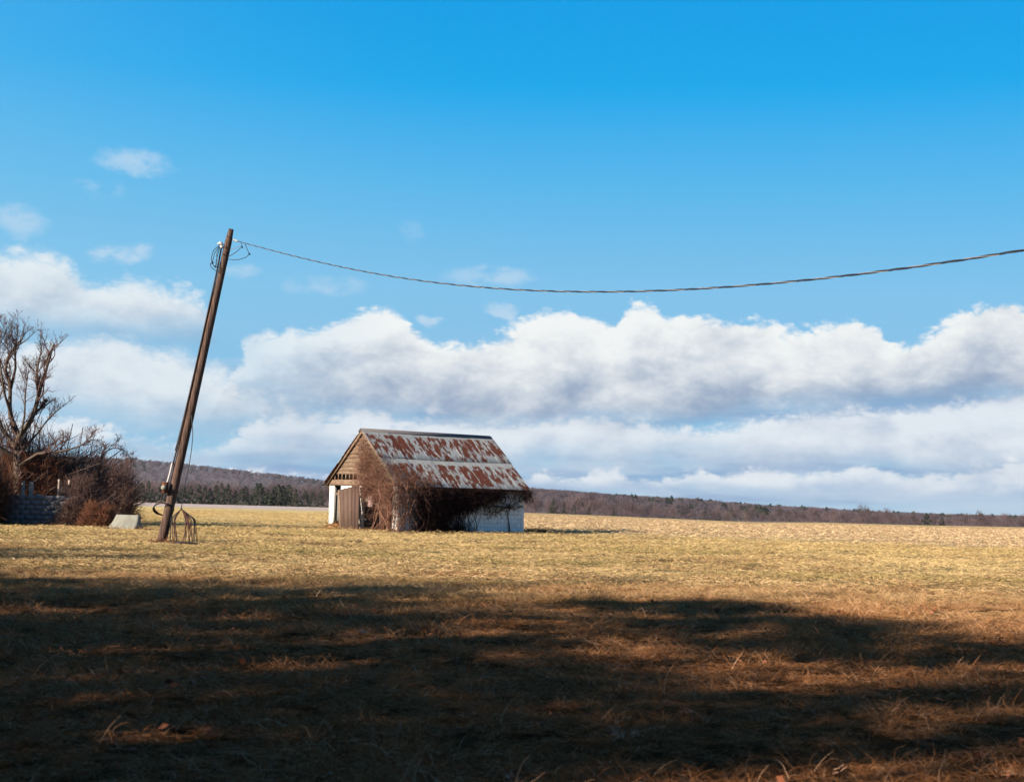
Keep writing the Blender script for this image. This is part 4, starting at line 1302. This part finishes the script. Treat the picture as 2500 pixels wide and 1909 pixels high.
# ------------------------------------------------------------------ ruined block building at the left edge
RD = 60.5
r0 = gp(20, 1290, RD)
ruin = thing('ruined_building', 'low grey block wall remains with pale upright posts, buried in brush at the left edge', 'ruin', r0)
s_ = RD / F
bw = .42; bh_ = .205
bb = MB(); bb.box(0, bw - .006, 0, .19, 0, bh_ - .006); me_b = bb.mesh('block', m_grey_block)
bb = MB(); bb.box(-.4, 2.75, .02, .17, -.2, 1.18); link('wall', bb.mesh('wall', m_mortar), ruin)
for r in range(6):
    for k in range(8):
        x = k * bw - .42 + (bw / 2 if r % 2 else 0)
        if x < -.5 or x + bw > 2.85 - (.25 if r > 4 else 0): continue
        link('block', me_b, ruin, (x, rng.uniform(-.003, .002), r * bh_))
for (xa, xb, ya, yb, dd) in ((50, 60, 1175, 1228, .5), (69, 81, 1176, 1222, .55), (86, 98, 1206, 1228, .3), (139, 146, 1170, 1228, .7), (166, 172, 1172, 1184, .7)):
    pa, pb_ = P(xa, yb, RD + dd) - r0, P(xb, ya, RD + dd) - r0
    mm = MB(); mm.box(pa[0], pb_[0], pa[1], pa[1] + .1, 0 if yb > 1200 else pa[2], pb_[2]); link('post', mm.mesh('post', simple('pale_post', (.34, .26, .21), (.24, .18, .145), 5) if xa == 50 else bpy.data.materials['pale_post']), ruin)
pa, pb_ = P(143, 1228, RD + .9) - r0, P(176, 1190, RD + .9) - r0
mm = MB(); mm.box(pa[0], pb_[0], pa[1], pa[1] + .12, 0, pb_[2]); link('back_wall', mm.mesh('back_wall', m_grey_block), ruin)
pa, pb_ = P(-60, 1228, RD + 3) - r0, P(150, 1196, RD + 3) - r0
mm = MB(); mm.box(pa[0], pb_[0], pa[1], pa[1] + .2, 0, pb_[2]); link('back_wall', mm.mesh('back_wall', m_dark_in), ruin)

# ------------------------------------------------------------------ trees and brush at the left
def limbs_to_tree(name, label, cat, base_pt, limbs, m_b, m_t, seed, lv=(6, 6, 5), lf=(.42, .5, .5), tw_min=.006, group=None, up=.25, parent_n=10, rs=1.0):
    """limbs: list of (polyline world pts, r0, r1)"""
    r = np.random.default_rng(seed)
    root = thing(name, label, cat, base_pt, group=group)
    Pn = np.array([smooth_line(l[0], parent_n, 0) for l in limbs])
    Rn = np.array([np.linspace(l[1], l[2], parent_n) for l in limbs]) * rs
    V, Qd, _ = tubes(Pn, Rn, 8)
    link('trunk', new_mesh('trunk', V - base_pt, Qd, None, m_b, True), root)
    mb = MB(); Cp, Cr = Pn, Rn
    for k, (kids, f_) in enumerate(zip(lv, lf)):
        Cp, Cr = grow(r, Cp, Cr, kids, f_, 7, .75, up, .2, .55, .2 if k else .3, .4)
        Cr = np.maximum(Cr, tw_min)
        mb.add(*tubes(Cp, Cr, 5 if k == 0 else 3)[:2])
    mb.V = [v_ - base_pt for v_ in mb.V]
    link('crown', mb.mesh('crown', m_t), root)
    return root
TD = 62.5
def tp(x, y, dd=0): return P(x, y, TD + dd)
bt = gp(46, 1280, TD)
limbs = [([bt, tp(44, 1200), tp(42, 1130), tp(46, 1065)], .26, .17),
         ([tp(46, 1065), tp(23, 1009, .3), tp(26, 937, .4), tp(13, 904, .5), tp(21, 865, .5), tp(54, 827, .4)], .14, .05),
         ([tp(26, 950, .4), tp(38, 900, .1), tp(37, 860, 0), tp(44, 805, -.1), tp(40, 790, 0)], .09, .02),
         ([tp(46, 1070), tp(82, 1016, -.3), tp(98, 950, -.4), tp(113, 905, -.4), tp(118, 880, -.3), tp(132, 840, -.3)], .15, .055),
         ([tp(98, 950, -.4), tp(88, 924, -.2), tp(95, 880, 0), tp(103, 850, .1), (tp(96, 832, .1))], .08, .02),
         ([tp(84, 1012, -.3), tp(100, 995, -.2), tp(116, 976, 0)], .08, .05),
         ([tp(44, 1140), tp(90, 1108, -.6), tp(150, 1102, -.9), tp(196, 1090, -1), tp(226, 1072, -1)], .10, .03),
         ([tp(44, 1110), tp(90, 1060, .6), tp(120, 1020, .8), tp(150, 995, 1)], .08, .02),
         ([tp(44, 1100), tp(0, 1040, .2), tp(-20, 960, .4), tp(-60, 880, .4), tp(-50, 830, .2)], .13, .04),
         ([tp(44, 1120), tp(-20, 1080, -.6), tp(-80, 1030, -.6), tp(-120, 960, -.8)], .11, .03),
         ([tp(30, 1020, .2), tp(10, 960, -.5), tp(2, 900, -.6), tp(-4, 850, -.6), tp(18, 800, -.5)], .08, .02),
         ([tp(44, 1090), tp(60, 1020, -.5), tp(62, 960, -.7), tp(70, 900, -.6)], .07, .02)]
limbs_to_tree('bare_tree', 'large bare tree with forked broken limbs at the left edge', 'tree', bt, limbs, m_bark, m_twig, 21, (12, 7, 5), (.36, .55, .6), .004, rs=.78)
def bush(label, px, d, w, h, n, m, seed, name='shrub', rw=.012, lean=0.0, kink=.25, cat='shrub', zmin=0, group=None):
    r = np.random.default_rng(seed)
    c_ = gp(px, 1280, d)
    root = thing(name, label, cat, c_, group=group)
    k = 30
    an = r.uniform(0, 6.28, k); q_ = r.uniform(0, 1, k)
    st = np.stack([np.cos(an) * w * .25 * q_, np.sin(an) * w * .2 * q_, 0 * an - .05], 1)
    dr = np.stack([np.cos(an) * .55 + lean, np.sin(an) * .45, 1 + 0 * an], 1)
    Pn = walks(r, st, dr, r.uniform(.75, 1.1, k) * h * 1.05, 8, .14, .02)
    Rn = np.linspace(1, .35, 8)[None] * r.uniform(.015, .03, (k, 1)) * (h / 2.5)
    V, Qd, _ = tubes(Pn, Rn, 5)
    link('stems', new_mesh('stems', V, Qd, None, m_bark_dark, True), root)
    # twigs fill a lumpy dome
    u = unit(r.normal(0, 1, (n, 3))); u[:, 2] = np.abs(u[:, 2])
    lump = 1 + .45 * (vnoise(u[:, 0] * 2.4 + 9, u[:, 2] * 2.4 + seed, seed) - .5) + .3 * (vnoise(u[:, 0] * 6 + 9, u[:, 1] * 6 + 3, seed + 1) - .5)
    rad3 = (r.uniform(0, 1, n) ** .42)
    pt = u * rad3[:, None] * lump[:, None] * [w / 2, w * .42, h * .9] + [0, 0, zmin]
    dd_v = unit(pt / [w, w, h] + [0, 0, .25]) + r.normal(0, .5, (n, 3))
    tw_ = walks(r, pt, dd_v, r.uniform(.14, .36, n) * min(h, 2.6), 5, kink, .05)
    V, Qd, _ = tubes(tw_, r.uniform(.5, 1.2, (n, 1)) * rw * np.linspace(1, .4, 5)[None], 3)
    so = link('twigs', new_mesh('twigs', V, Qd, None, m), root); so['kind'] = 'stuff'
    return root
bush('tall purple-grey thicket rising behind the ruin under the big bare tree', 95, 64.5, 3.4, 4.4, 3600, m_twig, 31)
bush('grey-purple thicket to the left of the big trunk at the picture edge', -10, 64, 3.4, 4.8, 3600, m_twig, 32)
bush('red-brown bramble mass arching over the pale posts of the ruin', 60, 63.6, 3.6, 3.2, 4600, m_twig_red, 33, zmin=.35)
bush('red-brown bramble at the left picture edge above the block wall', -38, 60.2, 1.6, 2.9, 2600, m_twig_red, 34)
bush('dark brown bramble between the ruin and the round thicket', 190, 61.5, 1.9, 2.1, 3000, m_twig, 35)
bush('round dark thicket with a drooping tree top, right of the ruin', 262, 72, 2.9, 3.1, 4600, m_twig, 36)
bush('low dark red-brown bush beside the concrete barrier', 240, 59.8, 1.5, 1.1, 2600, m_twig_red, 37)
bush('tall red-brown bramble added outside the left picture edge to shade the ruin', -125, 58.8, 2.8, 3.3, 4200, m_twig_red, 40)  # unseen bush, added to keep the sun off the ruin
bush('dark bramble against the right end of the block wall', 178, 60.2, 1.1, 1.3, 2000, m_twig, 38)
bush('purple-brown thicket between the big tree and the round one', 175, 66, 3.0, 3.5, 3600, m_twig, 39)
b2 = gp(240, 1270, 66.5)
def t2(x, y, dd=0): return P(x, y, 66.5 + dd)
limbs_to_tree('bare_tree', 'small bare tree with a drooping umbrella crown above the round thicket', 'tree', b2,
              [([b2, t2(240, 1200), t2(243, 1150), t2(246, 1115)], .07, .045), ([t2(246, 1118), t2(258, 1102), t2(280, 1092), t2(302, 1098), t2(314, 1112)], .04, .01), ([t2(246, 1120), t2(252, 1100, .3), t2(268, 1086, .3), t2(290, 1084, .3)], .03, .01), ([t2(243, 1140), t2(238, 1110), t2(236, 1092)], .02, .008)],
              m_bark_dark, m_twig, 44, (7, 5, 3), (.5, .5, .5), .008, up=-.02)

# ------------------------------------------------------------------ trees left of the photographer shading the near grass, and a row added behind
def at_qp(q_, p_):      # q across the sunlight, p along it
    x, y = .819 * p_ - .574 * q_, .574 * p_ + .819 * q_
    return np.array([x, y, float(gz(x, y))])
def big_ever(label, q_, p_, h, w, seed):
    r = np.random.default_rng(seed)
    root = thing('evergreen_tree', label, 'tree', at_qp(q_, p_), group='shade trees left of the photographer')
    link('trunk', tube_mesh('trunk', np.array([[[0, 0, -.3], [0, 0, h * .5], [0, 0, h * .96]]]), [[.25, .16, .03]], m_bark_dark, 8), root)
    V, T = ever_mb(r, h * 1.05, w, 780, .45, .42)
    link('crown', new_mesh('crown', V, None, T, m_ever), root)
SHADE_E = [(-1.5, -15, 10.6, 6.5), (1.8, -15.5, 11.0, 7), (3.9, -15, 10.8, 5.2), (8.6, -15, 10.5, 5.3), (10.6, -16, 10.2, 6.6), (13.6, -16, 10.8, 6.8), (16.8, -15.5, 11.2, 7.2), (20.0, -16.5, 11.6, 7.2), (23.2, -16.5, 11.0, 7.4), (26.7, -17, 10.4, 7.4), (30.5, -17.5, 9.4, 7)]
def high_pine(q_, p_, h, w, seed):
    r = np.random.default_rng(seed)
    root = thing('pine_tree', 'tall pine out of frame to the left with foliage only at its top', 'tree', at_qp(q_, p_), group='tall pines left of the photographer')
    link('trunk', tube_mesh('trunk', np.array([[[0, 0, -.3], [0, .1, h * .5], [0, 0, h * .98]]]), [[.2, .15, .05]], m_bark_dark, 8), root)
    V, T = ever_mb(r, 1.2, w * 1.15, 520, .30, .3)
    V = V + [0, 0, h - 1.2]
    link('crown', new_mesh('crown', V, None, T, m_ever), root)
for k, a in enumerate([(11.4, -15, 12.9, 3.6), (14.4, -15.5, 13.7, 3.8), (17.4, -15, 13.8, 3.0)]):
    high_pine(*a, 40 + k)
G_B = 'evergreens added behind the photographer to cut sky light'  # unseen row, added to block sky light from the foreground
for k, (bx_, by_, h, w) in enumerate([(-15, -9, 11, 7), (-9, -8, 12, 7.5), (-3, -9, 12.5, 8), (3.5, -8, 12, 7.5), (10, -9, 12.5, 8), (17, -8, 12, 8), (24, -6, 12, 8)]):
    r = np.random.default_rng(200 + k)
    root = thing('evergreen_tree', 'dense evergreen added behind the photographer to block sky light', 'tree', (bx_, by_, float(gz(bx_, by_))), group=G_B)
    link('trunk', tube_mesh('trunk', np.array([[[0, 0, -.3], [0, 0, h * .5], [0, 0, h * .96]]]), [[.25, .16, .03]], m_bark_dark, 8), root)
    V, T = ever_mb(r, h, w, 4200, .55, .38)
    link('crown', new_mesh('crown', V, None, T, m_ever), root)
for k, a in enumerate(SHADE_E):
    big_ever('dense evergreen out of frame to the left, shading the near grass', *a, 60 + k)
def big_bare(label, q_, p_, h, seed, lv=(8, 7, 7), tw=.015):
    b_ = at_qp(q_, p_); r = np.random.default_rng(seed)
    L_ = [([b_, b_ + [0.1, 0, h * .2], b_ + [0, .1, h * .4]], .28, .2)]
    for k in range(7):
        a_ = k * .9 + r.uniform(0, .5); s0 = b_ + [0, .05, h * r.uniform(.25, .42)]
        e_ = s0 + [math.cos(a_) * h * .25, math.sin(a_) * h * .25, h * r.uniform(.35, .55)]
        L_.append(([s0, (s0 + e_) / 2 + [math.cos(a_) * .7, math.sin(a_) * .7, 0], e_], .14, .03))
    limbs_to_tree('bare_tree', label, 'tree', b_, L_, m_bark_dark, m_twig, seed, lv, (.42, .5, .5), tw, group='bare shade trees left of the photographer')
for k, a in enumerate([(19.5, -13, 13.8), (9.6, -14, 13.0), (5.5, -14, 12.6), (38.8, -14, 12.0), (24.5, -15, 12.4), (29.0, -16, 11.8), (37.6, -13, 12.0), (36.4, -11, 11.6), (9, -26, 17.5), (13, -28, 19), (17.5, -26, 18.5), (22, -27, 18.5), (27, -27, 16.4), (5, -25, 16.5), (12.5, -15, 12.4), (16, -14, 12.8), (22.5, -15, 12.8), (26, -16, 12.0), (7.2, -15, 12.2)]):
    big_bare('tall bare tree out of frame to the left, throwing streaks of shade', a[0], a[1], a[2], 80 + k)

# ------------------------------------------------------------------ grass
src = bpy.data.collections.new('tuft_sources')       # not linked to the scene: only instanced
def tuft(name, seed, n, rad_, ln, w, up, m, nseg=4):
    r = np.random.default_rng(seed)
    a_ = r.uniform(0, 6.28, n); q_ = np.sqrt(r.uniform(0, 1, n)) * rad_
    st = np.stack([np.cos(a_) * q_, np.sin(a_) * q_, r.uniform(-.01, .015, n)], 1)
    az_ = r.normal(r.uniform(0, 6.28), 1.6, n)
    lie = r.uniform(0, 1, n)
    d = np.stack([np.cos(az_), np.sin(az_), up * (.25 + 1.6 * lie ** 2)], 1)
    L_ = r.uniform(.4, 1.15, n) * ln
    pts = np.zeros((n, nseg + 1, 3)); pts[:, 0] = st
    d = unit(d); bend = r.uniform(.15, .65, n)[:, None]; yaw = r.normal(0, .35, n)
    for k in range(nseg):
        pts[:, k + 1] = pts[:, k] + d * (L_ / nseg)[:, None]
        c_, s__ = np.cos(yaw), np.sin(yaw)
        d = np.stack([d[:, 0] * c_ - d[:, 1] * s__, d[:, 0] * s__ + d[:, 1] * c_, d[:, 2]], 1)
        d = unit(d - np.array([0, 0, 1]) * bend)
    pts[..., 2] = np.maximum(pts[..., 2], .004 + r.uniform(0, .03, n)[:, None] * (pts[..., 2] < .02))
    t_ = unit(np.gradient(pts, axis=1))
    side_ = unit(np.cross(t_, unit(r.normal(0, 1, (n, 1, 3)) + [0, 0, 1.2])))
    ww = w * r.uniform(.5, 1.3, (n, 1)) * np.linspace(1, .25, nseg + 1)[None]
    V = np.stack([pts - side_ * ww[..., None] / 2, pts + side_ * ww[..., None] / 2], 2)
    id_ = np.arange(n * (nseg + 1) * 2).reshape(n, nseg + 1, 2)
    Q = np.stack([id_[:, :-1, 0], id_[:, :-1, 1], id_[:, 1:, 1], id_[:, 1:, 0]], -1).reshape(-1, 4)
    tone = np.repeat(r.uniform(0, 1, n), (nseg + 1) * 2)
    me = new_mesh(name, V.reshape(-1, 3), Q, None, m, False, {'tone': tone})
    o = bpy.data.objects.new(name, me)
    return o
def scatter(name, label, pts, scl, srcs, seed, tiltmax=.2):
    c_ = bpy.data.collections.new(name + '_sources')
    for o in srcs: c_.objects.link(o)
    r = np.random.default_rng(seed)
    n = len(pts)
    me = bpy.data.meshes.new(name)
    me.vertices.add(n); me.vertices.foreach_set('co', np.asarray(pts, np.float32).ravel())
    a1 = me.attributes.new('rot', 'FLOAT_VECTOR', 'POINT')
    rot = np.stack([r.normal(0, tiltmax * .5, n), r.normal(0, tiltmax * .5, n), r.uniform(0, 6.283, n)], 1)
    a1.data.foreach_set('vector', rot.astype(np.float32).ravel())
    a2 = me.attributes.new('scl', 'FLOAT', 'POINT'); a2.data.foreach_set('value', np.asarray(scl, np.float32))
    a3 = me.attributes.new('pick', 'INT', 'POINT'); a3.data.foreach_set('value', r.integers(0, len(srcs), n).astype(np.int32))
    o = link(name, me)
    ng = bpy.data.node_groups.new(name, 'GeometryNodeTree')
    ng.interface.new_socket('Geometry', in_out='INPUT', socket_type='NodeSocketGeometry')
    ng.interface.new_socket('Geometry', in_out='OUTPUT', socket_type='NodeSocketGeometry')
    N_ = ng.nodes
    gi, go = N_.new('NodeGroupInput'), N_.new('NodeGroupOutput')
    ci = N_.new('GeometryNodeCollectionInfo'); ci.inputs['Collection'].default_value = c_
    ci.inputs['Separate Children'].default_value = True; ci.inputs['Reset Children'].default_value = True
    ip = N_.new('GeometryNodeInstanceOnPoints'); ip.inputs['Pick Instance'].default_value = True
    def na(nm, ty):
        q_ = N_.new('GeometryNodeInputNamedAttribute'); q_.data_type = ty; q_.inputs['Name'].default_value = nm
        return q_.outputs['Attribute']
    lk = ng.links.new
    lk(gi.outputs[0], ip.inputs['Points']); lk(ci.outputs[0], ip.inputs['Instance'])
    lk(na('pick', 'INT'), ip.inputs['Instance Index'])
    er = N_.new('FunctionNodeEulerToRotation'); lk(na('rot', 'FLOAT_VECTOR'), er.inputs[0]); lk(er.outputs[0], ip.inputs['Rotation'])
    lk(na('scl', 'FLOAT'), ip.inputs['Scale'])
    lk(ip.outputs[0], go.inputs[0])
    md = o.modifiers.new('scatter', 'NODES'); md.node_group = ng
    return tag(o, label, None, None, 'stuff')
def wedge(rng, y0, y1, dens, side=.42, pad=2.5, patch=.5):
    """random ground points in the viewed wedge"""
    A = (y1 - y0) * 2 * (side * y1 + pad)
    n = int(A * dens)
    y = rng.uniform(y0, y1, n); x = rng.uniform(-(side * y1 + pad), side * y1 + pad, n)
    ok = np.abs(x) < side * y + pad
    x, y = x[ok], y[ok]
    pn = .6 * vnoise(x * .9, y * 1.3, 21) + .4 * vnoise(x * 3.1, y * 3.6, 22)
    ok = rng.uniform(0, 1, len(x)) < np.clip(1 - patch + 2 * patch * (pn - .2), .15, 1)
    x, y, pn = x[ok], y[ok], pn[ok]
    # keep out of the barn and the ruin
    lx = (x - BX) * math.cos(TH) + (y - BY) * math.sin(TH); ly = -(x - BX) * math.sin(TH) + (y - BY) * math.cos(TH)
    ok = ~((lx > .1) & (lx < 7.5) & (np.abs(ly) < 2.95))
    x, y, pn = x[ok], y[ok], pn[ok]
    return np.stack([x, y, gz(x, y)], 1), pn
rng = np.random.default_rng(77)
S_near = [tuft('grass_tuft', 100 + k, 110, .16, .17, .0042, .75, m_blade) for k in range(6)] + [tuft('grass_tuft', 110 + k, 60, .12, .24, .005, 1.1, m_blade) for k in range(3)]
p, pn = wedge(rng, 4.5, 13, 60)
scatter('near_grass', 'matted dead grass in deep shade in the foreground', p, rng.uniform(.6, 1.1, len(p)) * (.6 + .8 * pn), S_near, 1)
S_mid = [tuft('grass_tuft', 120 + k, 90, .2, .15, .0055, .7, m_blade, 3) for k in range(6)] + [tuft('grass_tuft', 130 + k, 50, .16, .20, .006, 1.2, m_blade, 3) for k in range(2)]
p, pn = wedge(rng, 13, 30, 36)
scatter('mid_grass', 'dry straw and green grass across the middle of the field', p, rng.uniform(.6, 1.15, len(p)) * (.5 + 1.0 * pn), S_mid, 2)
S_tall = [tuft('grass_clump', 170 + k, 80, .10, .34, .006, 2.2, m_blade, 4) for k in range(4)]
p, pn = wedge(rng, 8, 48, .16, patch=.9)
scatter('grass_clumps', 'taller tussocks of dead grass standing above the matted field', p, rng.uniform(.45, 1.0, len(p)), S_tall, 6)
def grit(name, seed, n, rad_, m):
    r = np.random.default_rng(seed)
    V, T = [], []
    for i in range(n):
        a = r.uniform(0, 6.28); q = rad_ * math.sqrt(r.uniform()); c = np.array([math.cos(a) * q, math.sin(a) * q, r.uniform(.02, .07)])
        u1 = unit(r.normal(0, 1, 3) * [1, 1, .5]); u2 = unit(np.cross(u1, r.normal(0, 1, 3)))
        s1, s2 = r.uniform(.02, .05), r.uniform(.012, .03)
        k = len(V)
        V += [c - u1 * s1, c + u2 * s2, c + u1 * s1, c - u2 * s2 + [0, 0, .01], c + [0, 0, .012]]
        T += [(k, k + 1, k + 4), (k + 1, k + 2, k + 4), (k + 2, k + 3, k + 4), (k + 3, k, k + 4)]
    return bpy.data.objects.new(name, new_mesh(name, V, None, T, m))
S_lf = [grit('leaf_litter', 180 + k, 9, .5, m_leaf_red) for k in range(4)]
p, pn = wedge(rng, 5, 24, .5, patch=.6)
scatter('leaf_litter', 'small dead leaves scattered through the foreground grass', p, rng.uniform(.6, 1.1, len(p)), S_lf, 7)
S_far = [tuft('grass_tuft', 140 + k, 60, .34, .15, .010, .6, m_blade, 3) for k in range(5)]
p, pn = wedge(rng, 30, 62, 15, .40)
scatter('far_grass', 'sunlit dry grass around the pole and before the barn', p, rng.uniform(.5, 1.1, len(p)) * (.5 + 1.0 * pn), S_far, 3)
p, pn = wedge(rng, 62, 125, 3.2, .39)
corn = (p[:, 1] + p[:, 0] * .5 > 74) & (p[:, 0] > -2)
S_vf = [tuft('grass_tuft', 150 + k, 50, .7, .15, .018, .5, m_blade, 2) for k in range(4)]
scatter('distant_grass', 'short dry grass of the field behind pole and barn', p[~corn], rng.uniform(.5, 1.0, (~corn).sum()), S_vf, 4)
S_co = [tuft('stubble', 160 + k, 40, .8, .24, .019, .35, m_stub, 2) for k in range(5)]
pc, _ = wedge(rng, 64, 170, 2.6, .39, patch=.2)
corn = (pc[:, 1] + pc[:, 0] * .5 > 73 + 3 * vnoise(pc[:, 0] * .3, pc[:, 1] * .3, 2)) & (pc[:, 0] > -2)
scatter('maize_stubble', 'flattened pale maize stalks littering the harvested field at right', pc[corn], rng.uniform(.5, 1.2, corn.sum()), S_co, 5)

# ------------------------------------------------------------------ fallen leaves
def oak_leaf(label, px, py, size, m, seed, curl=.5, lobes=5):
    r = np.random.default_rng(seed)
    v_ = ray(px, py)
    k = -EYE / v_.z
    for _ in range(6):
        g = np.array([v_.x * k, v_.y * k]); k = (float(gz(g[0], g[1])) + .07 - EYE) / v_.z
    c_ = np.array([v_.x * k, v_.y * k, EYE + v_.z * k])
    ns = 26
    u = np.linspace(0, 1, ns)
    wd = (.16 + .30 * np.sin(u * np.pi) ** .7) * (.55 + .45 * np.cos(u * lobes * 2 * np.pi) ** 1) * np.sin(np.clip(u, .04, .97) * np.pi) ** .35
    V = []
    for s__, w_ in zip(u, wd):
        x = (s__ - .5) * size
        zc_ = curl * size * .35 * (abs(s__ - .5) * 2) ** 2 + .01 * math.sin(9 * s__)
        for sd_ in (-1, -.5, 0, .5, 1):
            V.append((x, sd_ * w_ * size * .8, zc_ + curl * .55 * size * w_ * abs(sd_) ** 1.6 + r.normal(0, .0015)))
    id_ = np.arange(ns * 5).reshape(ns, 5)
    Q = np.stack([id_[:-1, :-1], id_[1:, :-1], id_[1:, 1:], id_[:-1, 1:]], -1).reshape(-1, 4)
    stem = np.array([[-.5 * size, 0, curl * size * .35], [-.62 * size, .01, curl * size * .4], [-.78 * size, .0, curl * size * .3]])
    root = thing('oak_leaf', label, 'leaf', c_, r.uniform(0, 6.28))
    root.rotation_euler = (r.uniform(.2, .9), r.uniform(-.3, .3), r.uniform(0, 6.28))
    link('blade', new_mesh('blade', V, Q, None, m, True), root)
    link('stalk', tube_mesh('stalk', stem, .002, m, 4, False), root)
oak_leaf('large pale curled oak leaf in the dark foreground grass, right of centre', 1518, 1800, .17, m_leaf, 1, .9)
oak_leaf('pale twisted leaf lobe upright beside the large curled oak leaf', 1556, 1796, .11, m_leaf, 8, .9)
oak_leaf('small orange-red leaf in the grass near the picture centre', 1112, 1610, .11, m_leaf_red, 2, .3)
oak_leaf('pale leaf lying in the sunlit patch at the bottom right', 2052, 1884, .15, m_leaf, 3, .5)
oak_leaf('broad brown leaf standing in shade near the bottom right corner', 2386, 1846, .16, m_leaf_red, 4, .5)
oak_leaf('rust-brown leaf at the right picture edge in the shade', 2492, 1812, .10, m_leaf_red, 5, .5)
oak_leaf('small pale leaf on a stalk in the shaded grass below the light band', 1846, 1756, .09, m_leaf, 6, .6)
oak_leaf('curled brown leaf in the shaded grass left of centre', 892, 1543, .17, m_leaf, 7, .6)
oak_leaf('dark red-brown leaf at the bottom edge left of centre', 1256, 1888, .10, m_leaf_red, 9, .4)
oak_leaf('faint pinkish leaf at the very bottom edge in the middle', 1240, 1896, .10, m_leaf, 10, .4)

# ------------------------------------------------------------------ air
hz_ = MB(); hz_.box(-9500, 9500, -60, 9500, -75, 105)
mh = bpy.data.materials.new('haze'); mh.use_nodes = True
ht = NT(mh.node_tree); ht.n.clear()
pv = ht.node('ShaderNodeVolumePrincipled', {'Color': (.80, .88, 1.0), 'Density': HAZE, 'Anisotropy': 0.2})
ho = ht.node('ShaderNodeOutputMaterial'); ht.l.new(pv.outputs[0], ho.inputs['Volume'])
tag(link('haze', hz_.mesh('haze', mh)), 'thin winter haze over the field', None, None, 'stuff')
SC.cycles.volume_bounces = 0

for k, (lbl, px_, py_, d_, n_, sp_, h_) in enumerate([
        ('dry grass tuft growing round the foot of the leaning pole', 396, 1328, 46.7, 160, .22, .34),
        ('dry weeds growing against the left end of the concrete barrier', 272, 1292, 56.7, 120, .25, .30),
        ('dry weeds growing against the right end of the concrete barrier', 348, 1292, 56.6, 110, .22, .26),
        ('fringe of dry weeds along the foot of the ruined block wall', 90, 1291, 60.1, 420, .75, .42),
        ('dry weeds at the foot of the leaning barn door', 862, 1292, 66.4, 160, .35, .28),
        ('dry weeds at the foot of the white door jamb at the barn left corner', 800, 1289, 67.6, 120, .22, .26),
        ('dry weeds along the foot of the whitewashed side wall', 1190, 1298, 68.6, 260, .75, .26),
        ('brown stalks in front of the barn corner under the vines', 985, 1296, 65.4, 200, .5, .36)]):
    weed(lbl, gp(px_, py_, d_), n_, sp_, h_, m_straw if k % 3 else m_twig_red, 300 + k, 'weed_tuft')
